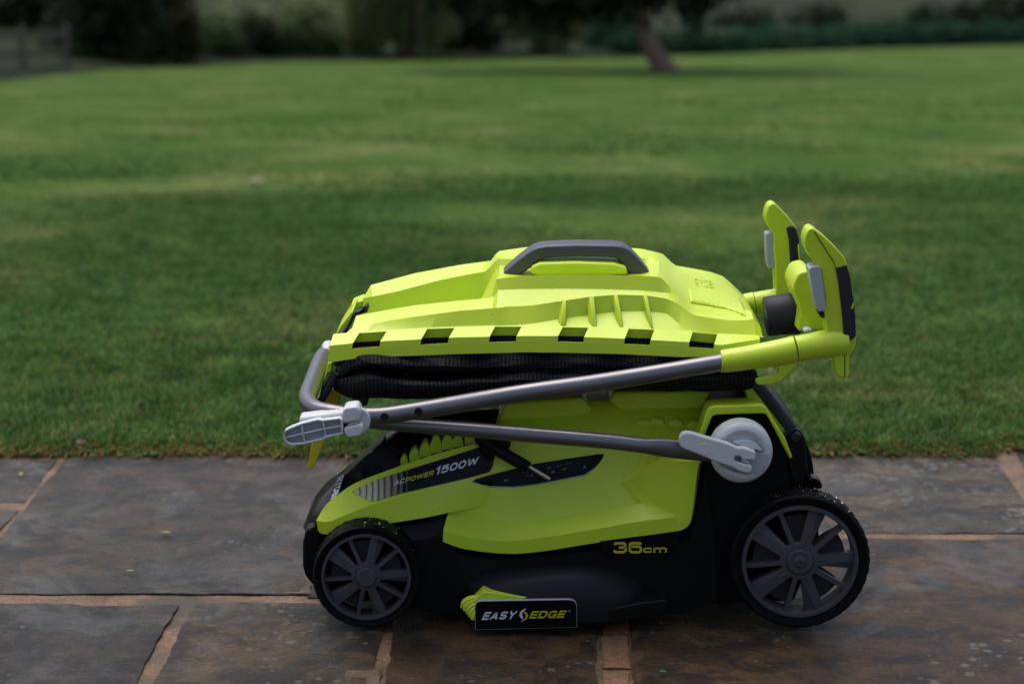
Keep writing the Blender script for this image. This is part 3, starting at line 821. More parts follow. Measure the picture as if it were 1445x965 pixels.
# weeping tree: hanging strands
def weeping(u, v, width, label, count):
    b = GL(u, v)
    r = empty('weeping_tree', b, label, 'tree')
    trunk_mesh('trunk', b, [(0, .4, -.1), (0.05, .4, 1.2), (-.1, .4, 2.6), (0, .4, 4.0)], [.20, .16, .13, .06],
               [([(0, .4, 2.2), (-.9, .3, 3.2), (-1.5, 0, 3.3)], [.08, .06, .03]), ([(0, .4, 2.4), (.9, .3, 3.3), (1.5, 0, 3.2)], [.08, .06, .03]), ([(0, .4, 2.8), (.2, -.4, 3.6), (.3, -.9, 3.4)], [.08, .05, .03])], r)
    P_, T_ = [], []
    for i in range(count):
        x = random.uniform(-1, 1) * width; yy = random.uniform(-1, 1) * 0.9
        cl = noise.noise(Vector((x * 2.3, 4, 1)))
        if cl < -0.15 and random.random() < 0.75: continue
        top = 3.4 - 0.5 * (x / width) ** 2; bot = max(0.05, 0.28 + 0.45 * noise.noise(Vector((x * 1.7, 1, 7))) + random.uniform(-.1, .25))
        n = int((top - bot) / 0.055); t0 = 0.5 + 0.5 * cl + random.uniform(-.25, .25)
        zz = np.linspace(top, bot, n)
        q = np.stack([np.full(n, x) + 0.05 * np.sin(zz * 2 + i) + rng.normal(size=n) * .012, np.full(n, yy) + rng.normal(size=n) * .012, zz], 1)
        P_.append(q); T_.append(np.full(n, t0))
    p = np.concatenate(P_); t = np.clip(np.concatenate(T_), 0, 1); n = len(p)
    a = rng.normal(size=(n, 3)) * .35; a[:, 2] -= 1; a /= np.linalg.norm(a, axis=1)[:, None]
    bb = np.cross(a, rng.normal(size=(n, 3))); bb /= np.linalg.norm(bb, axis=1)[:, None]
    s = 0.05
    V = np.stack([p - a * s, p + bb * s * .28, p + a * s, p - bb * s * .28], 1).reshape(-1, 3)
    me = bpy.data.meshes.new('crown')
    me.vertices.add(n * 4); me.vertices.foreach_set('co', V.astype(np.float32).ravel())
    me.loops.add(n * 4); me.loops.foreach_set('vertex_index', np.arange(n * 4, dtype=np.int32))
    me.polygons.add(n); me.polygons.foreach_set('loop_start', (np.arange(n) * 4).astype(np.int32))
    me.update(calc_edges=True)
    at = me.attributes.new('tint', 'FLOAT', 'POINT'); at.data.foreach_set('value', np.repeat(t, 4).astype(np.float32))
    link('crown', me, r, M['leaf_pale'], smooth=False)
weeping(570, 84, 0.95, 'pale weeping tree left of the leaning trunk, its strands hanging to the ground', 1100)
weeping(760, 81, 0.9, 'dusky weeping tree just left of the leaning trunk', 800)

# evergreens of the dark left-hand corner
def evergreen(u, v, w, h, label, mat, count, size=0.07):
    b = GL(u, v)
    r = empty('evergreen_tree', b, label, 'tree', 'dark evergreens at the left')
    C, Rr = [], []
    for i in range(7):
        t = i / 6
        C.append(b + Vector((random.uniform(-.12, .12) * w, random.uniform(-.1, .1), h * (0.10 + 0.82 * t))))
        q = w * 0.62 * (1 - 0.72 * t)
        Rr.append(Vector((q, q, h * 0.13)))
    leaves('crown', C, Rr, count, size, mat, r)
    trunk_mesh('trunk', b, [(0, 0, -.1), (0.03, 0, h * .4), (0, 0, h * .95)], [.12, .09, .02], [([(0, 0, h * .2), (w * .3, 0, h * .26)], [.04, .015]), ([(0, 0, h * .3), (-w * .3, 0, h * .36)], [.04, .015])], r)
evergreen(-60, 84, 1.6, 4.2, 'dark evergreen filling the corner behind the rail fence', M['leaf_dark'], 7000)
evergreen(66, 82, 1.7, 4.6, 'tall dark evergreen standing right behind the end of the fence', M['leaf_dark'], 7000)
evergreen(150, 94, 1.4, 4.0, 'dark evergreen between the fence and the yellowing shrub', M['leaf_dark'], 7000)
evergreen(222, 90, 1.1, 3.6, 'narrow dark evergreen beside the yellowing shrub', M['leaf_dark'], 6000)
shrub('shrub', 264, 93, 34, 95, 40, M['leaf_yellow'], 'slim yellowing shrub at the edge of the dark evergreens', 900, 0.05, 1)
shrub('shrub', 312, 87, 62, 58, 50, M['leaf_mid'], 'rounded green shrub next to the yellowing shrub', 2600, 0.05, 2)
shrub('shrub', 368, 86, 60, 66, 50, M['leaf_dark'], 'dark upright shrub between the rounded shrub and the low broad one', 2600, 0.05, 2)
shrub('shrub', 438, 85, 96, 60, 50, M['leaf_mid'], 'low broad shrub left of the pale weeping tree', 3200, 0.05, 3)
shrub('shrub', 512, 83, 60, 74, 40, M['leaf_pale'], 'pale shrub touching the left side of the pale weeping tree', 2000, 0.05, 2)
shrub('shrub', 650, 81, 110, 80, 50, M['leaf_dark'], 'dark shrub in the shade between the two weeping trees', 4000, 0.05, 3)
shrub('shrub', 862, 77, 90, 52, 50, M['leaf_blue'], 'green shrub right behind the leaning trunk on its left', 2600, 0.05, 3)
shrub('shrub', 1050, 66, 86, 58, 50, M['leaf_dark'], 'dark rounded shrub first to the right of the leaning trunk', 3000, 0.06, 3)
shrub('shrub', 1148, 63, 92, 58, 50, M['leaf_dark'], 'dark twiggy shrub second to the right of the leaning trunk', 3000, 0.06, 2)
shrub('shrub', 1236, 62, 70, 36, 50, M['leaf_mid'], 'low green shrub between the twiggy shrub and the large dark one', 2000, 0.06, 2)
shrub('shrub', 1335, 62, 110, 64, 60, M['leaf_dark'], 'large dark shrub near the right end of the far edge', 4200, 0.06, 3)
shrub('shrub', 1430, 60, 110, 84, 60, M['leaf_dark'], 'tall dark shrub at the far right end of the lawn', 4200, 0.06, 3)
shrub('shrub', 335, 70, 110, 62, 60, M['leaf_pale'], 'pale grey-green shrub set back behind the rounded green shrub', 3000, 0.07, 3)
shrub('shrub', 455, 68, 120, 66, 60, M['leaf_pale'], 'pale grey-green shrub set back behind the low broad shrub', 3000, 0.07, 3)
shrub('shrub', 975, 58, 80, 60, 60, M['leaf_pale'], 'pale olive shrub set back just right of the leaning trunk', 2600, 0.07, 3)
shrub('shrub', 1235, 52, 120, 52, 60, M['leaf_pale'], 'pale olive shrub set back in the gap before the large dark shrub', 3000, 0.07, 3)
def cover():
    V = []
    C, Rr = [], []
    for u in range(880, 1500, 14):
        p = GL(u, np.interp(u, [q[0] for q in FAR], [q[1] for q in FAR]) - 1)
        k = p.y / F_PX
        C.append(p + Vector((0, 0.3, 10 * k))); Rr.append(Vector((16 * k, 20 * k, 19 * k)))
    o = leaves('ground_cover', C, Rr, 26000, 0.06, M['leaf_blue'], None)
    o['kind'] = 'stuff'; o['label'] = 'low bluish green ground cover along the far edge of the lawn'; o['category'] = 'plants'
cover()

def fence():
    b = GL(40, 112)
    r = empty('rail_fence', b, 'weathered post and rail fence at the far left corner', 'fence')
    a, c = GL(-120, 122), GL(96, 102)
    s = Y0 + 0.0
    dep = a.lerp(c, .5).y
    pxm = dep * 1.0 / F_PX
    for i in range(4):
        t = i / 3
        q = a.lerp(c, t)
        v, f = prism_box(q + Vector((-.035, -.03, -.1)), q + Vector((.035, .03, .62)))
        build('post', v, f, M['wood'], r, bevel=0.005)
    for h in (0.07, 0.29, 0.51):
        A = a + Vector((0, -.05, h)); B = c + Vector((0.05, -.05, h))
        n = Vector((0, 0, .038)); y = Vector((0, .02, 0))
        V = [A - n - y, B - n - y, B + n - y, A + n - y, A - n + y, B - n + y, B + n + y, A + n + y]
        build('rail', V, [(0, 1, 2, 3), (7, 6, 5, 4), (0, 4, 5, 1), (1, 5, 6, 2), (2, 6, 7, 3), (3, 7, 4, 0)], M['wood'], r, bevel=0.004)
def prism_box(a, b):
    V = [Vector((x, y, z)) for z in (a.z, b.z) for y in (a.y, b.y) for x in (a.x, b.x)]
    return V, [(0, 2, 3, 1), (4, 5, 7, 6), (0, 1, 5, 4), (2, 6, 7, 3), (0, 4, 6, 2), (1, 3, 7, 5)]
fence()

# small things lying about
def leaf_on(name, p, size, col, label, rot=0.3, up=0.004):
    m, nt, b = new_mat('leaf_' + label.split()[0])
    n1 = tex(nt, 'ShaderNodeTexNoise', 90.0, Detail=4.0)
    c = ramp(nt, n1.outputs[0], [(0.3, tuple(x * .6 for x in col)), (0.7, col)])
    nt.links.new(c, b.inputs['Base Color']); b.inputs['Roughness'].default_value = 0.5
    out = [(0, -1.0), (.28, -.7), (.46, -.2), (.42, .25), (.2, .7), (0, 1.0), (-.2, .7), (-.42, .25), (-.46, -.2), (-.28, -.7)]
    V = [p + Vector((0, 0, up))]
    for x, y in out:
        xx, yy = x * math.cos(rot) - y * math.sin(rot), x * math.sin(rot) + y * math.cos(rot)
        V.append(p + Vector((xx * size, yy * size, up + size * 0.3 * (x * x * 2 + 0.25 * y * y))))
    Fc = [(0, i, i % 10 + 1) for i in range(1, 11)]
    o = build(name, V, Fc, m, None, solid=0.0006)
    o['label'] = label; o['category'] = 'leaf'
leaf_on('fallen_leaf', G(30, 672), 0.008, (0.35, 0.30, 0.03), 'yellow fallen leaf scrap on the slab at the far left')
leaf_on('fallen_leaf', G(234, 755), 0.011, (0.18, 0.16, 0.03), 'olive fallen leaf on the middle of the large left slab', 1.2)
leaf_on('fallen_leaf', G(184, 809), 0.007, (0.13, 0.24, 0.10), 'pale green leaf scrap near the front edge of the large left slab', 1.5)
leaf_on('fallen_leaf', G(935, 951), 0.006, (0.05, 0.20, 0.03), 'bright green leaf scrap on the brown slab in front of the wheel', 1.0)
p = GL(360, 267)
leaf_on('fallen_leaf', p + Vector((0, 0, .03)), 0.055, (0.36, 0.32, 0.17), 'pale dry leaf lying out on the lawn, left', 1.3)
p = GL(750, 158)
leaf_on('fallen_leaf', p + Vector((0, 0, .03)), 0.08, (0.30, 0.30, 0.08), 'yellowish dry leaf lying far out on the lawn', 0.8)
def pebble(u, v, r, label):
    p = G(u, v)
    bm = bmesh.new(); bmesh.ops.create_icosphere(bm, subdivisions=3, radius=r)
    for q in bm.verts:
        q.co += q.co.normalized() * noise.noise(q.co * 60) * r * .35
        q.co.z *= .6
    me = bpy.data.meshes.new('stone'); bm.to_mesh(me); bm.free()
    o = link('stone', me, None, M['mortar']); o.location = p + Vector((0, 0.02, r * .6))
    o['label'] = label; o['category'] = 'stone'
pebble(110, 634, 0.011, 'small sandy stone on the lawn edge at the left slab joint')

# ================================================================== LAWN MOWER
mower = empty('lawn_mower', MOWER_AT, 'lime green and black electric lawn mower with its handle folded flat', 'lawn mower')

# ---- black deck
deck_poly = [(428, 768), (440, 742), (452, 738), (480, 738), (556, 744), (632, 735), (640, 770), (960, 748), (984, 680), (989, 640), (992, 614), (1004, 590), (1010, 586), (1077, 584), (1083, 588),
             (1117, 652), (1130, 688), (1152, 702), (1156, 760), (1120, 848), (1027, 850), (986, 852), (968, 862), (610, 862), (470, 846), (445, 829), (431, 812)]
prism('deck', [(q[0] if q[0] > 500 else 500 + (q[0] - 428) * .1, q[1]) for q in deck_poly], 0.052, 0.318, M['black'], mower, bevel=0.007, segs=3)
prism('front_housing', [(429, 768), (440, 744), (452, 739), (480, 739), (530, 741), (530, 848), (470, 846), (445, 829), (431, 812)], 0.0525, 0.205, M['black'], mower, bevel=0.006, segs=3)
# side skirt between the wheels with its chamfer
sk = [[(562, 742, .05), (600, 737, .05), (632, 727, .05), (642, 770, .05), (700, 782, .045), (800, 772, .045), (900, 758, .045), (968, 747, .05), (990, 650, .05)],
      [(566, 764, .036), (600, 760, .036), (632, 753, .036), (645, 782, .034), (705, 790, .032), (800, 782, .032), (900, 770, .032), (972, 762, .034), (996, 670, .036)],
      [(575, 800, .034), (605, 810, .034), (635, 815, .034), (660, 818, .030), (710, 820, .030), (800, 820, .030), (900, 820, .030), (975, 815, .034), (1008, 760, .036)],
      [(585, 850, .034), (610, 860, .034), (640, 865, .034), (670, 868, .030), (715, 868, .030), (800, 868, .030), (900, 867, .030), (966, 866, .034), (1012, 846, .036)],
      [(585, 840, .06), (610, 850, .06), (640, 855, .06), (670, 858, .06), (715, 858, .06), (800, 858, .06), (900, 857, .06), (966, 856, .06), (1012, 840, .06)]]
v, f = grid_data(loft_lines(sk, 4, cm=False))
build('side_skirt', v, f, M['black'], mower, angle=25)
# mower nose, sloping black front between the green bands
nose = [[(447, 745, .05), (452, 728, .055), (460, 714, .06), (474, 702, .07), (492, 690, .08), (512, 676, .09), (540, 664, .10)],
        [(432, 750, .075), (439, 727, .08), (452, 708, .085), (468, 694, .09), (487, 680, .10), (508, 664, .105), (538, 645, .11)],
        [(428, 744, .10), (436, 723, .103), (449, 704, .106), (466, 688, .108), (486, 671, .110), (509, 650, .112), (540, 622, .115)],
        [(428, 742, .135), (437, 721, .135), (450, 702, .135), (467, 686, .135), (487, 667, .135), (511, 645, .135), (543, 616, .135)]]
nl = loft_lines(nose, 4)
YN = Y0 + 0.135
nl[-1] = [Vector((p.x, YN, p.z)) for p in nl[-1]]
nose_data = mirror(grid_data(nl), YN)
build('nose', nose_data[0], nose_data[1], M['black_gloss'], mower, angle=40)
nose_bvh = bvh_of(nose_data)
px, fc = text_px('RYOBI', (477.5, 675), (-10.5, 31), (9, -5.5), 0.02)
drape('badge_lettering', px, fc, nose_bvh, M['white_print'], mower, 0.0012)
# front bumper
bp = [(427, 766), (431, 748), (444, 741), (452, 752), (456, 800), (452, 828), (444, 829), (431, 813), (427, 800)]
prism('bumper', bp, 0.045, 0.215, M['black'], mower, bevel=0.006, segs=3)
# green strip that edges the nose on the far side
prism('nose_trim', [(462, 688), (472, 675), (481, 665), (500.5, 651), (499, 658), (489, 676), (484, 690), (470, 694)], 0.178, 0.186, M['lime'], mower, bevel=0.002)
# dark motor housing under the tubes
mh = [[(500, 690, .10), (545, 668, .10), (600, 648, .10), (660, 632, .10), (720, 622, .10)],
      [(497, 668, .105), (520, 640, .11), (570, 620, .115), (640, 606, .12), (720, 600, .125)],
      [(500, 660, .115), (532, 628, .125), (575, 605, .13), (640, 590, .135), (720, 584, .14)],
      [(507, 646, .15), (546, 612, .155), (588, 594, .16), (640, 581, .165), (720, 575, .17)]]
ml = loft_lines(mh, 4)
ml.append([Vector((p.x + .004, p.y + .012, p.z - .11)) for p in ml[-1]])
v, f = grid_data(ml)
build('motor_housing', v, f, M['black_gloss'], mower, angle=40)

# ---- green hood
nb = [[(449, 751, .047), (460, 753.5, .045), (478, 752, .044), (505, 744, .043), (556, 737, .042), (600, 730, .041), (634, 723, .044), (690, 712, .0600), (722, 705, .085)],
      [(446.5, 734, .047), (463, 736, .046), (489, 725.7, .046), (523, 713, .046), (570, 699, .047), (606, 692, .048), (640, 686, .051), (690, 676, .0635), (722, 671, .092)],
      [(455, 719, .058), (463, 709, .062), (479, 696, .066), (502, 681, .070), (540, 666, .073), (590, 648.5, .075), (640, 633.5, .077), (690, 621, .0835), (722, 614, .125)],
      [(458, 719, .066), (467, 709, .070), (484, 697, .075), (506, 682, .079), (543, 667, .082), (592, 650, .084), (641, 635, .087), (690, 622, .092), (722, 615, .098)],
      [(459, 730, .068), (468, 722, .072), (486, 712, .077), (508, 697, .081), (544, 682, .084), (593, 665, .086), (642, 650, .089), (690, 636, .094), (722, 630, .1)]]
front_data = grid_data(loft_lines(nb, 5))
L0 = [(625, 764), (657, 774.5), (717, 781), (769, 777), (844, 765), (905, 756), (948, 750), (963, 747), (973, 738), (978, 715), (982, 680), (987, 650)]
L1 = [(625.5, 748), (660, 758), (715, 763), (769, 757.7), (844, 745.4), (905, 735), (940, 731), (955, 727), (964, 716), (969, 700), (974, 675), (980, 650)]
L2 = [(633, 721.5), (665, 731), (712, 734.6), (769, 732), (844, 720.4), (893, 712), (904, 710), (911, 707), (917, 701), (923, 687), (930, 672), (938, 652)]
d2 = [.052, .053, .054, .055, .055, .052, .050, .048, .046, .045, .045, .045]
Ml = [(641, 700), (668, 700), (715, 696), (769, 693), (835, 688), (870, 683), (880, 680), (888, 677), (895, 672), (903, 666), (912, 658), (924, 648)]
dm = [.0495, .0575, .0645, .068, .068, .064, .060, .057, .054, .052, .051, .050]
Tl = [(662, 664), (682, 655), (722, 641), (775, 634), (840, 630), (880, 628), (895, 628), (905, 628), (915, 628), (925, 629), (935, 630), (950, 630)]
dt = [.0645, .0695, .079, .085, .086, .084, .082, .080, .078, .076, .074, .072]
Vl = [(694, 620), (705, 610), (738, 601), (788, 594), (845, 589), (885, 587), (905, 587), (920, 588), (935, 589), (950, 591), (965, 594), (985, 597)]
Wl = [(702, 588), (712, 580), (742, 574), (790, 569), (845, 566), (885, 565), (905, 565), (920, 566), (935, 567), (950, 568), (970, 570), (995, 573)]
Xl = [(704, 572), (716, 566), (744, 560), (790, 555), (845, 551), (885, 549), (905, 549), (920, 549), (935, 550), (950, 551), (970, 553), (995, 556)]
def dd(l, d): return [(p[0], p[1], d[i] if isinstance(d, list) else d) for i, p in enumerate(l)]
back = [dd([(p[0] + 4, p[1] - 3) for p in L0], .050), dd(L0, .028), dd(L1, .0285), dd(L2, d2), dd(Ml, dm), dd(Tl, dt), dd(Vl, [.083, .094, .107] + [.112] * 9), dd(Wl, .135), dd(Xl, .185)]
rear_lines = loft_lines(back, 5)
rear_data = grid_data(rear_lines)
# close the left end of the rear lobe
endcap = ([P(625, 764, .028), P(625.5, 748, .0285), P(633, 721.5, .052), P(640, 722, .07), P(640, 764, .07)], [(0, 1, 2, 3, 4)])
fill = [P(*q) for q in ((988, 653, .0285), (980, 651, .0285), (938, 652.5, .046), (923, 649, .051), (949, 630.5, .073), (984, 598, .112), (994, 600, .06), (992, 640, .032))]
fill_data = (fill, [(0, 1, 7), (1, 2, 7), (2, 3, 4), (2, 4, 7), (4, 5, 6), (4, 6, 7)])
hood_near = join(front_data, rear_data, fill_data)
hd = join(mirror(front_data, YN), mirror(join(rear_data, fill_data, endcap)))
hood = build('hood', hd[0], hd[1], M['lime'], mower, angle=24)
hood_bvh = bvh_of(hood_near)
# raised blocks on top of the hood, in the shade of the grass box
for poly, d0, d1 in (([(713, 568), (822, 561), (836, 577), (832, 585), (800, 592), (704, 597)], .118, .24), ([(858, 566), (868, 553), (1004, 551), (992, 579), (876, 580)], .118, .24)):
    prism('hood_block', poly, d0, d1, M['lime'], hood, bevel=0.005, segs=3)
for i, (x, y) in enumerate(((893, 602), (912, 600), (938, 602), (965, 604))):
    prism('hood_rib', [(x, y + 6), (x + 8, y - 10), (x + 24, y - 10), (x + 32, y + 8)], .103, .13, M['lime'], hood, bevel=0.004)
# label with print
lab = [(497.5, 694), (507, 688), (522, 681), (540, 674), (577, 662.5), (627, 647), (674, 631.5), (698, 626), (698, 645), (694, 660), (689.5, 666), (680, 669), (664.5, 673.5), (620, 684), (565, 696.5), (533, 706), (523, 707)]
px, fc = poly_px(lab, 4)
M['sticker'] = sticker_material()
drape('side_label', px, fc, hood_bvh, M['sticker'], hood, 0.0013, 0.06)
def print_on(name, body, o, ex, ey, bvh, mat, parent, bold=0.0, off=0.0021, fb=.06, space=0.14):
    px, fc = text_px(body, o, ex, ey, bold, space)
    return drape(name, px, fc, bvh, mat, parent, off, fb)
print_on('lettering', 'AC', (555.5, 685.5), (15.0, -4.0), (2.6, -7.2), hood_bvh, M['white_print'], hood)
print_on('lettering', 'POWER', (571.5, 681.6), (40, -10.8), (2.6, -7.4), hood_bvh, M['yellow_print'], hood)
print_on('lettering', '1500W', (614, 670.6), (59, -15.2), (3.2, -11.4), hood_bvh, M['white_print'], hood, 0.01)
# dark slot with marks
slot = [(665.8, 679.7), (672, 675.5), (698, 668), (753, 654.5), (800, 647), (844, 640.5), (852.7, 640.7), (848, 650), (838, 661), (826, 669.8), (790, 677), (753, 684), (724, 687), (690, 686)]
px, fc = poly_px(slot, 5)
drape('slot_panel', px, fc, hood_bvh, M['black_gloss'], hood, 0.001, 0.07)
ring = slot + slot[:1]
rp = [hit(hood_bvh, u, v, 0.0013, 0.07) for u, v in ring]
sel = rp[8:14] + [rp[0]]
v, f = tube_data(sel, 0.0007, 6)
build('slot_highlight', v, f, M['mid_grey'], hood)  # thin grey line painted as the highlight on the slot rim
for (x, y, w, h) in ((737, 667, 9, 1.2), (741, 671, 6, 1.0), (749, 670, 3.5, 4), (771, 660, 7, 1.2), (772.5, 662, 4, 1.0), (785, 657.5, 7, 1.2), (778, 665, 4.5, 4), (793, 661.5, 6, 3), (799, 654, 9, 1.2), (711, 677, 6, 3), (823, 658, 4, 4)):
    drape('slot_mark', [(x, y), (x + w, y - w * .25), (x + w, y - w * .25 + h * .7), (x, y + h * .7)], [(0, 1, 2, 3)], hood_bvh, M['grey_print'], hood, 0.0016, 0.07)
# row of air vent fins
for i, (x, y, w, h) in enumerate(((570.5, 656, 12, 14), (585, 650, 17, 18), (600, 644, 18, 21), (615.5, 639, 19, 25), (631.5, 634, 19, 22), (646, 630, 17, 18), (663, 626, 17, 17))):
    q = [(x - w * .42, y + 2), (x - w * .46, y - h * .45), (x - w * .18, y - h * .88), (x + w * .1, y - h), (x + w * .34, y - h * .7), (x + w * .5, y - h * .05), (x + w * .5, y)]
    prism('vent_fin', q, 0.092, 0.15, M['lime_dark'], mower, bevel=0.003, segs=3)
# rear arch: green trim round the dark side panel
outer = [(985, 650), (986, 615), (998, 579), (1002, 575), (1008, 573), (1073, 571), (1078, 572.5), (1082, 576), (1097, 602), (1107.5, 617), (1118.6, 645)]
inner = [(992, 650), (995, 614), (1004, 590), (1006, 587), (1010, 585.5), (1075, 583.5), (1079, 584), (1082, 586), (1094, 608), (1104, 628), (1115, 648)]
prism('arch_trim', outer + inner[::-1], 0.030, 0.075, M['lime'], mower, bevel=0.002)
prism('arch_trim', [(o_[0], o_[1]) for o_ in outer] + inner[::-1], 0.030, 0.075, M['lime'], mower, bevel=0.002).location.y = 0.265
# green rear shoulder
prism('rear_shoulder', [(1052, 551), (1066, 542), (1086, 566), (1110, 614), (1106, 616), (1092, 598), (1078, 573), (1058, 573)], 0.07, 0.30, M['lime'], mower, bevel=0.003)
# rod and hinge of the rear flap
tube('flap_rod', [P(1066, 540, .055), P(1092, 572, .052), P(1118, 607, .05)], 0.0085, M['charcoal'], mower, segs=16)
fl = [[(1056, 560, .06), (1090, 590, .055), (1124, 606, .05), (1138, 628, .05), (1147, 655, .05), (1150, 685, .05), (1149, 704, .05)],
      [(1050, 562, .07), (1084, 592, .065), (1112, 612, .06), (1126, 632, .058), (1134, 658, .058), (1136, 688, .058), (1136, 706, .058)]]
pts = [P(*p) for p in [(1100, 600, .075), (1118, 600, .075), (1130, 612, .075), (1141, 632, .075), (1147, 655, .075), (1149, 680, .075), (1148, 704, .075)]]
pts = catmull(pts, 4)
V = []; Fc = []
for p in pts: V += [p, p + Vector((0, 0.22, 0)), p + Vector((-.008, 0.22, -.003)), p + Vector((-.008, 0, -.003))]
for i in range(len(pts) - 1):
    for j in range(4): Fc.append((i * 4 + j, i * 4 + (j + 1) % 4, (i + 1) * 4 + (j + 1) % 4, (i + 1) * 4 + j))
Fc += [(0, 1, 2, 3), tuple(len(V) - 4 + j for j in (3, 2, 1, 0))]
build('rear_flap', V, Fc, M['black'], mower, angle=40, bevel=0.002)
prism('hinge_plate', [(1104, 624), (1113, 608), (1128, 606), (1137, 618), (1140, 660), (1138, 690), (1120, 690), (1112, 660)], 0.046, 0.07, M['black'], mower, bevel=0.004)
v, f = lathe_data([(0.0001, -.004), (.006, -.004), (.0075, 0), (.0075, .01)], 20, c=P(1122.5, 616, .044))
build('hinge_pin', v, f, M['charcoal'], mower)
prism('axle_latch', [(1141, 676), (1145, 673.5), (1156, 677), (1161, 684), (1160, 690), (1152, 690), (1142, 684)], 0.03, 0.055, M['black_gloss'], mower, bevel=0.003)

# "36cm" label on the black side
lb = [(846.5, 763.5), (905, 756), (959, 750.5), (954, 770), (947.5, 785), (900, 787), (852, 787)]
def flat_patch(name, poly, d, mat, parent, th=0.0006):
    return prism(name, poly, d, d + th, mat, parent, bevel=0)
flat_patch('size_label', lb, .0272, M['label_black'], mower, .004)
def print_flat(name, body, o, ex, ey, d, mat, parent, bold=0.0, space=0.16):
    px, fc = text_px(body, o, ex, ey, bold, space)
    return build(name, [P(u, v, d) for u, v in px], fc, mat, parent, fix=False, smooth=False, solid=0.0)
print_flat('lettering', '36', (865.5, 780.5), (40.5, 0), (0.4, -16.2), .0266, M['yellow_print'], mower)
print_flat('lettering', 'cm', (907.5, 779.8), (33.5, -0.6), (0.3, -10.4), .0266, M['yellow_print'], mower)

# ---- edge comb and its plate
dome = [[(660, 838, .031), (664, 822, .031), (697, 806, .031), (745, 800, .031), (806, 796, .031), (846, 799, .031), (881, 811, .031), (903, 827, .031), (911, 848, .031)],
        [(662, 842, .020), (672, 828, .018), (702, 813, .014), (748, 806, .010), (806, 803, .008), (846, 807, .010), (876, 818, .014), (895, 832, .018), (905, 850, .022)],
        [(664, 852, .008), (678, 840, .002), (708, 827, -.004), (750, 822, -.008), (806, 820, -.010), (842, 824, -.008), (868, 833, -.004), (886, 843, .002), (899, 854, .010)],
        [(666, 862, .000), (684, 856, -.010), (712, 850, -.014), (752, 848, -.016), (806, 848, -.017), (840, 849, -.016), (862, 851, -.012), (880, 854, -.004), (895, 858, .004)],
        [(668, 876, .002), (688, 878, -.008), (714, 879, -.012), (752, 879, -.014), (806, 878, -.015), (840, 877, -.014), (862, 875, -.010), (880, 872, -.002), (895, 868, .006)],
        [(670, 870, .04), (690, 868, .04), (716, 868, .04), (752, 868, .04), (806, 868, .04), (840, 866, .04), (862, 864, .04), (880, 864, .04), (895, 862, .04)]]
v, f = grid_data(loft_lines(dome, 5))
build('edge_guard', v, f, M['black_soft'], mower, angle=50)
lip = [(815, 862), (846, 860), (875, 856), (905, 850), (938, 846.5), (943, 849), (943, 861), (930, 868), (880, 877), (815, 882)]
prism('skirt_lip', lip, -0.012, 0.05, M['black'], mower, bevel=0.002)
v1 = prism_data([(681.4, 834.3), (700, 836), (735, 841), (766.5, 844), (766.5, 846.5), (735, 848), (700, 850), (672, 856), (668, 848)], -0.014, 0.012)
build('comb_blade', v1[0], v1[1], M['lime'], mower, bevel=0.0015)
for i in range(5):
    x, y = 0 + i * 3.6, i * 4.2
    path = [P(692 + x * .4, 838 + y * .8, -.004 - i * .0018), P(676 + x * .5, 842 + y * .8, -.006 - i * .0018), P(662 + x * .8, 845 + y, -.006 - i * .0018), P(655 + x, 850 + y, -.006 - i * .0018), P(652.5 + x, 857 + y, -.006 - i * .0018)]
    tube('comb_tooth', path, [.0035, .0042, .0045, .0045, .003], M['lime'], mower, segs=10, k=3)
pl = [(670.5, 888.5), (670, 856), (671, 851.5), (674, 848.5), (679, 847.5), (804, 845.5), (809, 846.5), (812.5, 849.5), (814, 854), (814.5, 885)]
prism('edge_plate', pl, -0.0215, -0.0150, M['mid_grey'], mower, bevel=0.0004, segs=1)
c_ = (742, 867)
pi_ = [(c_[0] + (x - c_[0]) * .991, c_[1] + (y - c_[1]) * .968) for x, y in pl]
plate = prism('edge_label', pi_, -0.0222, -0.0212, M['label_black'], mower, bevel=0)
print_flat('lettering', 'EASY', (679.3, 874.2), (46, -1.4), (5.6, -11.0), -.0226, M['white_print'], plate)
print_flat('lettering', 'EDGE', (746.3, 872.2), (49, -1.0), (5.2, -10.4), -.0226, M['yellow_print'], plate)
print_flat('lettering', 'TM', (801.5, 862.6), (3.6, 0), (0.2, -1.4), -.0226, M['white_print'], plate)
def swoosh(name, a, b, mat):
    n = len(a); v = [P(u, w, -.0226) for u, w in a + b]
    return build(name, v, [(i, i + 1, n + i + 1, n + i) for i in range(n - 1)], mat, plate, fix=False, smooth=False)
swoosh('emblem', Zm(640, 810, 7.605, [(783, 365), (745, 375), (712, 408), (705, 440), (735, 482)]), Zm(640, 810, 7.605, [(780, 372), (758, 388), (738, 412), (735, 440), (748, 462)]), M['white_print'])
swoosh('emblem', Zm(640, 810, 7.605, [(755, 395), (785, 410), (802, 440), (785, 480), (723, 510)]), Zm(640, 810, 7.605, [(757, 412), (772, 425), (776, 447), (764, 475), (728, 500)]), M['yellow_print'])

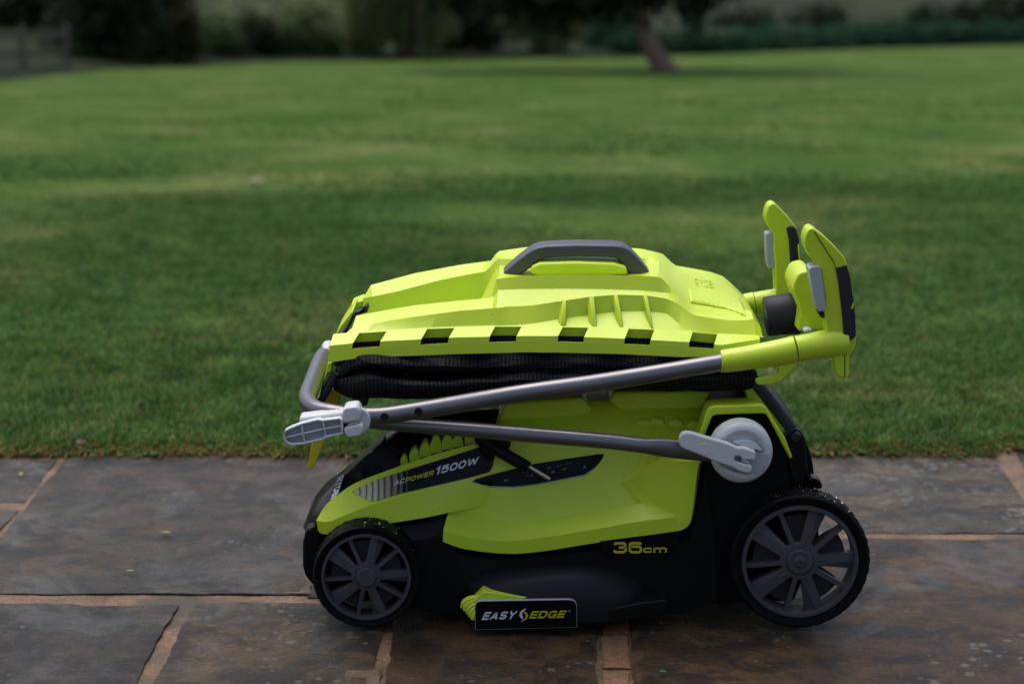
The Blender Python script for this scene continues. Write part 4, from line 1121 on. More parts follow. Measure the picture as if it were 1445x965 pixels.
# ---- wheels
def make_wheel(Rr, name='wheel'):
    W = 0.046
    pr = Rr * 0.835
    tyre_p = [(pr * .985, .004), (Rr * .88, .001), (Rr * .955, 0.0), (Rr * .985, .003), (Rr * .992, .008), (Rr * .992, W - .008), (Rr * .975, W), (pr * .98, W), (pr * .955, W * .6), (pr * .955, .012)]
    td = lathe_data(tyre_p, 96, closed=True)
    parts = [td]
    nl = 40 if Rr > .09 else 32
    for i in range(nl):                       # tread bars, alternately slanted
        for s in (0, 1):
            a0 = 2 * math.pi * (i + .5 * s) / nl
            ya, yb = (.006, W * .5) if s == 0 else (W * .5, W - .006)
            sh = (.07 if s == 0 else -.07)
            da = 2 * math.pi / nl * .27
            V = []
            for r in (Rr * .985, Rr * 1.0015):
                for y, o_ in ((ya, 0), (yb, sh)):
                    for q in (-da, da): V.append(Vector((math.cos(a0 + q + o_) * r, y, math.sin(a0 + q + o_) * r)))
            parts.append((V, [(0, 1, 3, 2), (4, 6, 7, 5), (0, 4, 5, 1), (2, 3, 7, 6), (0, 2, 6, 4), (1, 5, 7, 3)]))
    tv, tf = join(*parts)
    # inner plate with five broad petals = the wheel part itself
    pts = []
    n = 100
    def rp(a):
        q = (math.cos(5 * (a - R(23))) + 1) / 2
        return pr * (0.36 + 0.43 * min(1, max(0, q - .06) * 3.2))
    V = []; Fc = []
    for i in range(n):
        a = 2 * math.pi * i / n; r = rp(a)
        V += [Vector((math.cos(a) * r, .015, math.sin(a) * r)), Vector((math.cos(a) * r, .021, math.sin(a) * r))]
    V += [Vector((0, .015, 0)), Vector((0, .021, 0))]
    for i in range(n):
        j = (i + 1) % n
        Fc += [(2 * i, 2 * i + 1, 2 * j + 1, 2 * j), (2 * n, 2 * i, 2 * j), (2 * n + 1, 2 * j + 1, 2 * i + 1)]
    ax = lathe_data([(.0001, .021), (.012, .021), (.012, .05), (.0001, .05)], 16)
    wv, wf = join((V, Fc), ax)
    w = build(name, wv, wf, M['wheel_plate'], mower, angle=30)
    t = build('tyre', tv, tf, M['tyre'], w, angle=35, fix=False)
    # rim: ring, hub and spokes
    ring = lathe_data([(pr * 1.0, .003), (pr * .985, -.001), (pr * .935, -.001), (pr * .915, .004), (pr * .915, .034), (pr * 1.0, .034)], 96, closed=True)
    rparts = [ring]
    def spoke(a, w0, w1, r0, r1, y0, y1, slant):
        e = Vector((math.cos(a), 0, math.sin(a))); q = Vector((-math.sin(a), 0, math.cos(a)))
        V = []
        for r, w_, ya in ((r0, w0, y0), (r0 + (r1 - r0) * .5, (w0 + w1) / 2, (y0 + y1) / 2), (r1, w1, y1)):
            V += [e * r - q * w_ + Vector((0, ya, 0)), e * r + q * w_ + Vector((0, ya + slant, 0)), e * r + q * w_ + Vector((0, ya + .012, 0)), e * r - q * w_ + Vector((0, ya + .012, 0))]
        F_ = []
        for i in range(2):
            for j in range(4): F_.append((i * 4 + j, i * 4 + (j + 1) % 4, (i + 1) * 4 + (j + 1) % 4, (i + 1) * 4 + j))
        F_ += [(3, 2, 1, 0), (8, 9, 10, 11)]
        return V, F_
    for k in range(5):
        a = R(3 + 72 * k)
        rparts.append(spoke(a + R(2.5), pr * .085, pr * .078, pr * .26, pr * .93, .0015, .0045, .0))
        rparts.append(spoke(a - R(7.5), pr * .05, pr * .085, pr * .30, pr * .93, .004, .012, -.004))
        rparts.append(spoke(R(41 + 72 * k), pr * .040, pr * .042, pr * .26, pr * .93, .002, .005, 0))
    hubring = lathe_data([(pr * .235, .002), (pr * .31, .0025), (pr * .345, .006), (pr * .345, .016), (pr * .235, .016)], 48, closed=True)
    rparts.append(hubring)
    rv, rf = join(*rparts)
    rim = build('rim', rv, rf, M['rim'], w, angle=30, fix=False)
    bm = bmesh.new(); bm.from_mesh(rim.data); bmesh.ops.recalc_face_normals(bm, faces=bm.faces); bm.to_mesh(rim.data); bm.free()
    cap = [(.0001, -.001), (pr * .20, -.001), (pr * .225, .0005), (pr * .235, .004), (pr * .235, .015), (.0001, .015)]
    if Rr > .09:
        cap = [(.0001, -.0015), (.0022, -.0015), (.0026, -.0035), (.006, -.0035), (.0068, -.001), (.0085, .0005), (pr * .20, .0), (pr * .225, .0015), (pr * .235, .004), (pr * .235, .015), (.0001, .015)]
    cv, cf = lathe_data(cap, 48)
    build('hub_cap', cv, cf, M['rim'], w, angle=25)
    V, Fc = [], []
    for i in range(20):
        a = R(random.gauss(62, 24)); y = random.uniform(.001, W - .004); r = random.choice((.0007, .0009, .0012, .0016))
        n_ = Vector((math.cos(a), 0, math.sin(a))); c = n_ * (Rr * 1.0012) + Vector((0, y, 0))
        t1 = Vector((-math.sin(a), 0, math.cos(a))); t2 = Vector((0, 1, 0)); k = len(V)
        for ring_, (q, hgt) in enumerate(((1, 0), (.8, .45), (.4, .75))):
            for j in range(7): V.append(c + (t1 * math.cos(j * .8976) + t2 * math.sin(j * .8976)) * r * q + n_ * r * hgt)
        V.append(c + n_ * r * .85)
        for ring_ in range(2):
            for j in range(7): Fc.append((k + ring_ * 7 + j, k + ring_ * 7 + (j + 1) % 7, k + ring_ * 7 + 7 + (j + 1) % 7, k + ring_ * 7 + 7 + j))
        for j in range(7): Fc.append((k + 14 + j, k + 14 + (j + 1) % 7, k + 21))
    dr = build('water_drops', V, Fc, M['water'], w, angle=80, fix=False); dr['kind'] = 'stuff'
    return w
def put_wheel(w, x, y, z, rot):
    w.location = Vector((x, y, z)) - MOWER_AT
    w.rotation_euler = (0, rot, 0)
def copy_part(w, flip):
    c = w.copy(); COL.objects.link(c); c.parent = mower
    for ch in w.children:
        k = ch.copy(); COL.objects.link(k); k.parent = c
    if flip: c.rotation_euler = (0, 0, math.pi)
    return c
# (build() subtracts the parent's place, so wheels are modelled about the mower's own origin)
def wheel_at(Rr, u, v, back=0.0):
    keep = mower.location.copy(); mower.location = (0, 0, 0)
    w = make_wheel(Rr); mower.location = keep
    c = P(u, v, 0)
    put_wheel(w, c.x, Y0, Rr, 0)
    f = copy_part(w, True)
    f.location = Vector((c.x - back, Y0 + 0.355, Rr)) - MOWER_AT
    return w
wheel_at(0.0760, 516.5, 811)
wheel_at(0.0985, 1129.5, 790, 0.035)

# ---- handle: knob, lower tube, folding joint, upper tube, sleeves and grips
HX = 0.0
def far_shift(o, dy=0.30): o.location.y += dy
lt = [P(508, 592.5, .032), P(540, 595.5, .027), P(572, 598.3, .021), P(610, 601.6, .015), P(680, 607.5, .008), (P(769, 615, .0)), P(857, 622.5, -.004), P(912, 629, -.004), P(985, 637, -.002), P(1035, 642, .004)]
fl_ = []
cpt = catmull(lt, 6)
xa, xb = P(905, 628, 0).x, P(940, 631, 0).x
for p in cpt:
    t = min(1, max(0, (p.x - xa) / (xb - xa)))
    fl_.append((1 - .45 * t, 1 + .22 * t))
v, f = tube_data(cpt, 0.0108, 24, True, fl_)
build('lower_tube', v, f, M['tube'], mower, angle=50)
v2 = [Vector((p.x, 2 * YC - p.y, p.z)) for p in v]
build('lower_tube', v2, [tuple(reversed(q)) for q in f], M['tube'], mower, angle=50)
# upper handle bar: near arm, bend, cross bar, bend, far arm - one bent tube
arm = [P(1030, 509.5, -.012), P(940, 524.5, -.014), P(835, 541, -.016), P(740, 554, -.016), P(641, 570.5, -.016), P(592, 578.5, -.016), P(540, 586, -.016), P(500, 586, -.012), P(468, 582, -.004)]
bend = [P(447, 577.5, .012), P(436, 570, .034), P(433, 560, .062), P(438, 545, .105), P(446, 524, .175), P(454, 505, .245)]
farend = P(463, 496, .285)
bar = arm + bend + [farend]
path = catmull(arm, 5)[:-1] + catmull([arm[-1]] + bend + [farend], 6)
v, f = tube_data(path, 0.0122, 24)
hb = build('handle_bar', v, f, M['tube'], mower, angle=50)
nq = P(520, 560, .31)
far_arm = [farend, P(500, 500, .315), Vector((P(592, 578, -.016).x, Y0 + .33, P(592, 578, -.016).z)), Vector((P(835, 541, -.016).x, Y0 + .33, P(835, 541, -.016).z)), P(1062, 428, .30)]
v, f = tube_data(catmull(far_arm, 6), 0.0122, 20)
build('handle_bar', v, f, M['tube'], mower, angle=50)
for (x, y) in ((543.5, 585), (591, 577.5)):
    c = P(x, y, -.016); c.y -= .0131
    vv, ff = lathe_data([(.0001, .0004), (.0046, .0004), (.0052, -.0004), (.0058, .0012), (.0058, .004)], 20, c=c)
    build('tube_hole', vv, ff, M['hole'], hb)  # black disc on the tube stands in for the shade inside the hole
# clamp of the folding joint (light grey)
Zc = lambda pts: Zm(390, 480, 5.078, pts)
prism('clamp_body', Zc([(160, 552), (300, 535), (470, 512), (520, 490), (600, 500), (610, 560), (600, 640), (480, 660), (300, 650), (170, 640)]), -0.034, -0.004, M['grey'], mower, bevel=0.004)
lev_o = Zc([(50, 682), (62, 650), (105, 627), (180, 597), (300, 566), (330, 573), (460, 556), (478, 575), (480, 668), (352, 697), (330, 713), (190, 746), (108, 755), (72, 738), (55, 712)])
cx, cy = sum(p[0] for p in lev_o) / len(lev_o), sum(p[1] for p in lev_o) / len(lev_o)
base = prism('clamp_lever', lev_o, -0.0375, -0.033, M['mid_grey'], mower, bevel=0.001)  # pocket floor in darker grey stands in for shade between the ribs
def wall(pts, w, d0, d1):
    """a thin upstanding wall following a pixel path"""
    V, Fc = [], []
    for i, p in enumerate(pts):
        a, b = pts[max(i - 1, 0)], pts[min(i + 1, len(pts) - 1)]
        t = (Vector((b[0] - a[0], b[1] - a[1], 0))).normalized(); nn = Vector((-t.y, t.x, 0)) * (w / 2)
        l, r = P(p[0] + nn.x, p[1] + nn.y, d0), P(p[0] - nn.x, p[1] - nn.y, d0)
        V += [l, r, Vector((r.x, Y0 + d1, r.z)), Vector((l.x, Y0 + d1, l.z))]
    for i in range(len(pts) - 1):
        for j in range(4): Fc.append((i * 4 + j, i * 4 + (j + 1) % 4, (i + 1) * 4 + (j + 1) % 4, (i + 1) * 4 + j))
    Fc += [(3, 2, 1, 0), tuple(len(V) - 4 + j for j in range(4))]
    return V, Fc
inset = [(cx + (x - cx) * .975, cy + (y - cy) * .93) for x, y in lev_o]
wd = [wall(inset + inset[:2], 2.6, -.048, -.036), wall(Zc([(70, 697), (200, 668), (345, 635), (478, 612)]), 2.0, -.0475, -.036),
      wall(Zc([(180, 605), (190, 665), (203, 738)]), 2.0, -.0475, -.036), wall(Zc([(333, 578), (343, 635), (356, 695)]), 2.0, -.0475, -.036), wall(Zc([(460, 565), (472, 665)]), 2.2, -.0475, -.036)]
v, f = join(*wd)
build('lever_ribs', v, f, M['grey'], base, bevel=0.0005, segs=1)
prism('clamp_ear', Zc([(470, 530), (478, 498), (500, 482), (575, 474), (598, 500), (605, 540), (598, 578), (500, 594), (470, 588)]), -0.052, -0.015, M['grey'], mower, bevel=0.004, segs=3)
prism('clamp_ear', Zc([(482, 640), (500, 622), (600, 600), (618, 620), (622, 660), (600, 685), (530, 698), (500, 690)]), -0.052, -0.015, M['grey'], mower, bevel=0.004, segs=3)
tube('clamp_bolt', [P(492, 598.5, -.040), P(505, 595, -.040)], 0.004, M['steel'], mower, segs=12)
vv, ff = lathe_data([(.0001, 0), (.0185, 0), (.020, .002), (.020, .006), (.0001, .006)], 32, c=P(502, 594, -.034))
build('clamp_washer', vv, ff, M['grey'], mower)
prism('clamp_cap', [(449, 500), (451, 494), (456, 491), (464, 490.5), (466, 500), (452, 506)], .255, .31, M['grey'], mower, bevel=0.003)
# knob where the lower tube is hinged
kc = P(1047, 640, -.012)
vv, ff = lathe_data([(.0001, .004), (.026, .004), (.034, -.002), (.038, -.001), (.0425, .004), (.0435, .010), (.0435, .030), (.0001, .030)], 56, c=kc)
knob = build('knob', vv, ff, M['grey'], mower, angle=35)
# recessed wedge of the knob and raised lips
rec = Zm(920, 520, 5.3615, [(530, 515), (600, 560), (690, 600), (780, 625), (890, 645), (880, 700), (850, 760), (800, 800), (735, 795), (640, 770), (600, 740), (540, 700), (490, 600)])
prism('knob_recess', rec, -.0150, -.009, M['mid_grey'], knob, bevel=0.001)
prism('knob_crescent', Zm(920, 520, 5.3615, [(610, 560), (640, 545), (690, 537), (750, 545), (800, 575), (838, 620), (825, 628), (760, 610), (690, 592), (640, 575)]), -.0168, -.010, M['grey'], knob, bevel=0.0015)
prism('knob_crescent', Zm(920, 520, 5.3615, [(525, 765), (560, 755), (620, 775), (690, 800), (740, 815), (700, 838), (640, 832), (570, 800)]), -.0165, -.010, M['grey'], knob, bevel=0.0015)
lev = Zm(920, 520, 5.3615, [(205, 560), (208, 520), (230, 492), (262, 484), (310, 490), (400, 518), (500, 545), (580, 570), (650, 600), (700, 600), (785, 630), (785, 680), (770, 695), (690, 690), (660, 660), (628, 662), (622, 700), (690, 720), (755, 735), (760, 770), (735, 790), (690, 785), (640, 765), (600, 742), (530, 720), (450, 690), (330, 640), (250, 610), (215, 590)])
prism('knob_lever', lev, -.030, -.016, M['grey'], knob, bevel=0.003, segs=3)
prism('lever_dimple', Zm(920, 520, 5.3615, [(330, 600), (345, 575), (380, 563), (430, 570), (470, 600), (482, 635), (460, 658), (420, 660), (370, 640), (340, 620)]), -.0303, -.028, M['grey'], knob, bevel=0.0003)
tube('knob_bolt', [P(1046, 648, -.022), P(1056, 652, -.022)], 0.004, M['steel'], knob, segs=12)
arcp = [P(x, y, .044) for x, y in ((1007, 608), (1012, 600), (1020, 594), (1031, 591), (1044, 590), (1056, 591.5), (1067, 595), (1077, 603), (1085, 617))]
tube('guide_arc', arcp, 0.0016, M['charcoal'], mower, segs=8, k=3)
# far knob, seen only from the other side
kf = Vector((kc.x, 2 * YC - kc.y, kc.z))
vv, ff = lathe_data([(.0001, -.004), (.026, -.004), (.038, .001), (.0435, -.010), (.0435, -.030), (.0001, -.030)], 40, c=kf)
build('knob', vv, ff, M['grey'], mower)

# sleeves
def sleeve(path, rads, name='handle_sleeve'):
    return tube(name, path, rads, M['lime'], mower, segs=28, k=4, bevel=0)
sleeve([P(1019, 510, -.012), P(1022, 509.5, -.012), P(1060, 504, -.012), P(1100, 497, -.012), P(1122, 492.5, -.012)], [.0145, .0158, .0166, .0178, .0185])
sleeve([P(1123, 492.3, -.012), P(1145, 488.5, -.010), P(1168, 484.5, -.006), P(1190, 482, .0)], [.0178, .0182, .0195, .021])
for s in range(1):
    sleeve([P(1051, 430, .29), P(1064, 428, .29)], [.0165, .0172])
    sleeve([P(1065, 428, .29), P(1090, 424, .29), P(1118, 420, .29)], [.0168, .0172, .018])
v, f = lathe_data([(.0001, 0), (.012, 0), (.014, .002), (.014, .006), (.0001, .006)], 20, c=P(1050, 425, .285))
tube('sleeve_collar', [P(1047, 431, .29), P(1051, 430, .29)], .0172, M['steel'], mower, segs=20)
# cable hook under the near sleeve
hk = Zm(1010, 400, 6.4333, [(560, 745), (650, 728), (735, 712), (742, 735), (700, 775), (640, 840), (590, 885), (520, 912), (400, 922), (370, 910), (362, 890), (375, 875), (440, 865), (520, 845), (560, 815), (575, 785)])
prism('cable_hook', hk, -.018, -.006, M['lime'], mower, bevel=0.002)
# switch box across the handle
Zg = lambda pts: Zm(1010, 400, 6.4333, pts)
sb = Zm(1030, 280, 6.895, [(612, 870), (625, 815), (655, 750), (690, 718), (770, 703), (800, 720), (850, 800), (900, 1000), (950, 1180), (940, 1260), (880, 1290), (760, 1280), (720, 1300), (660, 1290), (690, 1100), (640, 960)])
prism('switch_box', sb, .045, .135, M['lime'], mower, bevel=0.010, segs=4)
# dark switch barrel hanging on the box
cyl = [(.0001, -.026), (.027, -.026), (.030, -.022), (.030, .026)]
ca, cb = P(1080, 447, .11), P(1130, 440, .11)
tube('switch_barrel', [ca, ca.lerp(cb, .04), ca.lerp(cb, .5), cb], [.0268, .0285, .0290, .0290], M['charcoal'], mower, segs=32)
prism('switch_foot', Zg([(600, 420), (760, 400), (778, 462), (610, 468), (585, 430)]), .09, .13, M['charcoal'], mower, bevel=0.003)
tube('switch_pin', [P(1086, 456, .118), P(1082.5, 456.5, .118)], .0022, M['steel'], mower, segs=10)
prism('switch_button', Zg([(795, 425), (820, 408), (860, 406), (885, 432), (850, 448), (805, 455)]), .03, .06, M['grey'], mower, bevel=0.003)
# near grip
g_out = Zm(1030, 280, 6.895, [(785, 290), (758, 310), (735, 365), (726, 420), (735, 480), (775, 565), (850, 655), (885, 700), (905, 830), (925, 965)]) + \
        Zg([(985, 200), (1003, 330), (1010, 440), (1030, 560), (1070, 680), (1090, 800), (1112, 845), (1150, 857), (1200, 852), (1215, 820), (1214, 660), (1250, 610), (1272, 550), (1275, 475), (1268, 420), (1262, 250), (1245, 60)]) + \
        Zm(1030, 280, 6.895, [(1188, 860), (1160, 720), (1138, 640), (1118, 575), (1030, 475), (930, 380), (840, 308), (812, 292)])
grip = prism('grip', g_out, -.014, .026, M['lime'], mower, bevel=0.011, segs=5)
pad = Zm(1030, 280, 6.895, [(1030, 682), (1138, 650), (1165, 745), (1192, 900), (1198, 965)]) + Zg([(1250, 120), (1266, 280), (1272, 420), (1272, 478), (1230, 518), (1166, 540), (1150, 300), (1115, 0)])
prism('grip_pad', pad, -.0165, .029, M['charcoal'], grip, bevel=0.004, segs=3)
trig = Zm(1030, 280, 6.895, [(770, 690), (790, 672), (868, 660), (885, 680), (905, 830), (925, 965)]) + Zg([(985, 130), (1001, 225), (985, 250), (930, 252), (912, 225)])
prism('trigger', trig, -.022, .012, M['mid_grey'], grip, bevel=0.003, segs=3)
prism('grip_mark', Zg([(1228, 232), (1245, 178), (1254, 172), (1252, 220)]), -.0175, -.012, M['lime'], grip, bevel=0)
seam = [P(u, v_, -.0146) for u, v_ in Zm(1030, 280, 6.895, [(822, 325), (870, 400), (940, 510), (1000, 600), (1018, 640), (1026, 676)])]
v, f = tube_data(catmull(seam, 3), .0006, 6); build('grip_seam', v, f, M['hole'], grip)
seam = [P(u, v_, -.0146) for u, v_ in Zg([(1168, 542), (1172, 650), (1172, 800), (1171, 850)])]
v, f = tube_data(catmull(seam, 3), .0006, 6); build('grip_seam', v, f, M['hole'], grip)
# lock between trigger and sleeve
prism('grip_lock', Zg([(928, 260), (975, 258), (985, 325), (950, 305)]), -.006, .02, M['charcoal'], grip, bevel=0.001)
# far grip
g2 = Zm(1030, 280, 6.895, [(410, 48), (375, 75), (352, 140), (346, 200), (365, 265), (400, 315), (428, 345), (425, 500), (435, 640), (445, 780), (450, 960), (560, 1000), (620, 960), (650, 880), (680, 780), (688, 640), (680, 480), (665, 340), (640, 275), (560, 170), (480, 90), (445, 55)])
grip2 = prism('grip', g2, .275, .312, M['lime'], mower, bevel=0.010, segs=5)
pad2 = Zm(1030, 280, 6.895, [(548, 288), (570, 275), (620, 268), (652, 305), (675, 400), (690, 560), (690, 700), (640, 800), (608, 866), (596, 800), (585, 600), (572, 400)])
prism('grip_pad', pad2, .272, .315, M['charcoal'], grip2, bevel=0.004, segs=3)
prism('trigger', Zm(1030, 280, 6.895, [(350, 350), (365, 340), (425, 332), (432, 345), (428, 500), (436, 640), (440, 675), (375, 687), (362, 620), (352, 480)]), .278, .305, M['mid_grey'], grip2, bevel=0.003, segs=3)
prism('grip_mark', Zm(1030, 280, 6.895, [(660, 445), (675, 450), (682, 540), (690, 630), (672, 600), (664, 520)]), .2705, .276, M['lime'], grip2, bevel=0.001)
# the gas strut
sl = [P(690, 628, .055), P(705, 640, .055), P(736, 657, .052), P(750, 662, .050)]
tube('strut', [P(676, 618, .062), P(694, 630, .058), P(720, 645, .054), P(746, 660, .050)], .0088, M['black'], mower, segs=18)
tube('strut_rod', [P(745, 657, .050), P(776, 675.5, .046)], .0028, M['steel'], mower, segs=12)
prism('strut_bracket', [(672, 612), (704, 618), (722, 628), (712, 640), (690, 646), (676, 634)], .058, .085, M['black'], mower, bevel=0.003)

# ================================================================== GRASS BOX lying on the mower
box = empty('grass_box', BOX_AT, 'lime green lidded grass collecting box with black mesh bag, resting on the mower', 'grass box')
def xz(line, d):
    w = [P(q[0], q[1], q[2] if len(q) > 2 else d) for q in line]
    return np.array([p.x for p in w]), np.array([p.z for p in w])
def depth_of(line, d):
    return np.array([q[2] if len(q) > 2 else d for q in line])
Z3 = lambda pts: Zm(440, 340, 4.8167, pts)
Z2 = lambda pts: Zm(680, 320, 3.6125, pts)
r0 = Z3([(108, 825), (300, 797), (500, 785), (700, 778), (1000, 766), (1445, 755)]) + Z2([(400, 640), (700, 647), (1020, 663), (1225, 660), (1415, 600)])
r1 = Z3([(122, 715), (310, 697), (500, 684), (770, 672), (960, 660), (1230, 655), (1445, 650)]) + Z2([(400, 560), (540, 566), (740, 574), (880, 581), (1060, 591), (1215, 606), (1418, 578)])
ra = Z3([(150, 640), (330, 626), (515, 614), (790, 598), (975, 592), (1250, 583), (1430, 582)]) + Z2([(70, 510), (205, 510), (415, 512), (545, 514), (750, 520), (880, 525), (1075, 538), (1200, 550), (1330, 556), (1412, 560)])
rs = Z3([(232, 628, .0545), (420, 612, .0545), (700, 590, .0545), (1000, 580, .0545), (1300, 575, .0545)]) + Z2([(180, 502, .0545), (270, 492, .058), (400, 470, .068), (540, 450, .078), (690, 432, .082), (830, 430, .082), (940, 440, .080), (1000, 490, .064), (1060, 522, .056), (1200, 535, .0545), (1320, 540, .0545), (1395, 548, .0545)])
rb = Z3([(275, 590, .064), (450, 555, .064), (700, 515, .064), (1000, 475, .064), (1300, 452, .066)]) + Z2([(0, 412, .067), (130, 407, .068), (250, 402, .070), (395, 380, .076), (560, 356, .083), (690, 346, .087), (840, 350, .087), (940, 366, .085), (1000, 392, .079), (1075, 450, .068), (1150, 462, .066), (1250, 476, .066), (1330, 478, .066), (1385, 470, .068)])
rc = Z3([(302, 508), (480, 474), (700, 437), (1000, 405), (1240, 386)]) + Z2([(75, 322), (200, 318), (400, 316), (600, 318), (800, 324), (960, 338)]) + [(957, 418), (968, 432), (980, 440), (998, 443.5), (1026, 447), (1045, 446.5), (1060, 440)]
dA, dB, dC = .052, .064, .096
LINES = [(r0, .028), (r1, .030), (ra, dA), (rs, .060), (rb, .066), (rc, dC)]
# columns: fractions along each line, with slot borders
slots = [((330, 626), (515, 614)), ((790, 598), (975, 592))]
slot_px = [Z3([(330, 626), (515, 614)]), Z3([(790, 598), (975, 592)]), Z2([(70, 510), (205, 510)]), Z2([(415, 512), (545, 514)]), Z2([(750, 520), (880, 525)]), Z2([(1075, 538), (1200, 550)])]
Lx = [xz(l, d) for l, d in LINES]
ax0, ax1 = Lx[2][0][0], Lx[2][0][-1]
cols = [0.0]
slot_t = []
for a, b in slot_px:
    ta = (P(a[0], a[1], dA).x - ax0) / (ax1 - ax0); tb_ = (P(b[0], b[1], dA).x - ax0) / (ax1 - ax0)
    slot_t.append((ta, tb_)); cols += [ta, tb_]
cols.append(1.0)
full = []
for a, b in zip(cols[:-1], cols[1:]):
    k = max(2, int((b - a) * 70))
    full += [a + (b - a) * i / k for i in range(k)]
full.append(1.0)
full = np.array(full)
rows = []
for (X, Zz), (l, d) in zip(Lx, LINES):
    # slots lean: lower rows shift left with the slanted ends
    xs = X[0] + (X[-1] - X[0]) * full
    if d == .030: xs = xs - np.where((full > .01) & (full < .99), .0052, 0)
    if d == .028: xs = xs - np.where((full > .01) & (full < .99), .0060, 0)
    rows.append([Vector((x, Y0 + d, float(np.interp(x, X, Zz)))) for x in xs])
# extra row: bottom of the slots, 40 % down the front face
low = [rows[1][i].lerp(rows[0][i], .30) for i in range(len(full))]
rim_rows = [rows[0], low, rows[1], rows[2]]
def in_slot(j):
    m = (full[j] + full[j + 1]) / 2
    return any(a < m < b for a, b in slot_t)
rim_data = grid_data(rim_rows, skip=lambda i, j: i in (1, 2) and in_slot(j))
lid_rim = build('lid_rim', rim_data[0], rim_data[1], M['lime'], box, smooth=False)
sm = lid_rim.modifiers.new('solid', 'SOLIDIFY'); sm.thickness = 0.0022; sm.offset = 1
# recess behind the slots
rec1 = [[p + Vector((0, .001, 0)) for p in rows[2]], [p + Vector((0, 0.002, -.0135)) for p in rows[2]]]
v, f = grid_data(rec1)
build('slot_wall', v, f, M['lime'], lid_rim, angle=20)
rec2 = [[p + Vector((0, 0.0015, -.0128)) for p in rows[2]], [p + Vector((0, -.001, -.045)) for p in rows[2]]]
v, f = grid_data(rec2)
build('slot_mesh', v, f, M['bag'], lid_rim, angle=20)
# far rim: same mirrored
fr = [[Vector((p.x, 2 * YC - p.y, p.z)) for p in r] for r in (rows[0], rows[1], rows[2], rows[3], rows[4], rows[5])]
# top of the lid
def line(pts, d):
    w = [P(u, v, d) for u, v in pts]; X = np.array([p.x for p in w]); Zz = np.array([p.z for p in w])
    xs = X[0] + (X[-1] - X[0]) * full
    return [Vector((x, Y0 + d, float(np.interp(x, X, Zz)))) for x in xs]
xped = P(697, 400, .10).x; xend = P(952, 392, .10).x
def tray_or(name): pass
# row D (near edge of tray floor / pedestal top near edge / rear deck)
def combine(tray, ped, rear, d, x_shift=0.0):
    """three px polylines -> one line along X with steep joins"""
    pts = [P(u, v, d) for u, v in tray] + [P(u, v, d) for u, v in ped] + [P(u, v, d) for u, v in rear]
    X = np.array([p.x for p in pts]); Zz = np.array([p.z for p in pts])
    return X, Zz
xs_dense = np.array(sorted(set(list(np.linspace(0, 1, 90)))))
def dense(X, Zz, d):
    xs = X[0] + (X[-1] - X[0]) * xs_dense
    return [Vector((float(x), Y0 + (d if np.isscalar(d) else float(np.interp(x, X, d))), float(np.interp(x, X, Zz)))) for x in xs]
rowC = dense(*Lx[5], dC)
def dl(pts, d):
    w = [P(u, v, d) for u, v in pts]
    return dense(np.array([p.x for p in w]), np.array([p.z for p in w]), d)
tray_low = [(503, 458), (540, 452), (600, 443), (650, 436), (674, 432), (690, 398)]
rowD = dl([(500, 456), (540, 449), (600, 440), (650, 433), (693, 423), (699, 394), (740, 389), (800, 387.5), (860, 387.5), (915, 390), (932, 391), (945, 404), (958, 420), (975, 433), (1010, 440), (1040, 443), (1052, 440), (1058, 440)], .104)
rowE = dl([(503, 462), (540, 457), (600, 448), (650, 441), (680, 434), (694, 420), (700, 391), (740, 394), (800, 393), (860, 393), (908, 392), (930, 386), (948, 398), (975, 423), (1010, 432), (1040, 437), (1054, 437), (1060, 438)], .130)
rowE2 = dl([(508, 456), (540, 453), (600, 443), (650, 434), (678, 424), (692, 394), (703, 374), (740, 377), (800, 376), (860, 376), (905, 374), (930, 368), (950, 382), (975, 388), (1010, 396.5), (1035, 410), (1051, 424), (1059, 435)], .238)
rowF = dl([(513, 421), (560, 411.5), (620, 395.5), (660, 387.5), (686, 383), (702, 365), (740, 366), (800, 366), (860, 366), (905, 364), (928, 366), (950, 380), (975, 386), (1010, 394), (1035, 408), (1051, 422), (1059, 434)], .245)
rowG = dl([(511.6, 423), (523, 402.3), (585, 385.7), (647.6, 374), (693, 367.8), (702, 354.5), (745, 348.5), (800, 348), (860, 348), (905, 351), (935, 358), (952, 374.5), (979, 379), (1003.6, 384), (1020, 389.7), (1035, 402.7), (1050, 417.6)], .275)
rowH = [Vector((p.x, Y0 + .300, p.z - .022)) for p in rowG]
rowI = [Vector((p.x, Y0 + .338, p.z - .060)) for p in rowG]
B_dense = dense(*Lx[4], depth_of(rb, .066)); S_dense = dense(*Lx[3], depth_of(rs, .060)); A_dense = dense(*Lx[2], dA)
lid_rows = [A_dense, S_dense, B_dense, rowC, rowD, rowE, rowE2, rowF, rowG, rowH, rowI]
lid_data = grid_data(lid_rows)
# end faces: rear closes down to the rim, front lip
endr = [r[-1] for r in lid_rows]
lowr = [Vector((P(1068, 500, .03).x + 0.0, p.y, P(1072, 486, .05).z)) for p in endr]
k = len(endr)
endd = (endr + [e.lerp(l, .5) + Vector((.010, 0, .004)) for e, l in zip(endr, lowr)] + lowr, [(i, i + 1, k + i + 1, k + i) for i in range(k - 1)] + [(k + i, k + i + 1, 2 * k + i + 1, 2 * k + i) for i in range(k - 1)])
ld = join(lid_data, endd)
lid = build('lid', ld[0], ld[1], M['lime'], box, angle=22)
lid_bvh = bvh_of(ld)
build('far_rim', *grid_data(fr[:3]), M['lime'], box, angle=20)
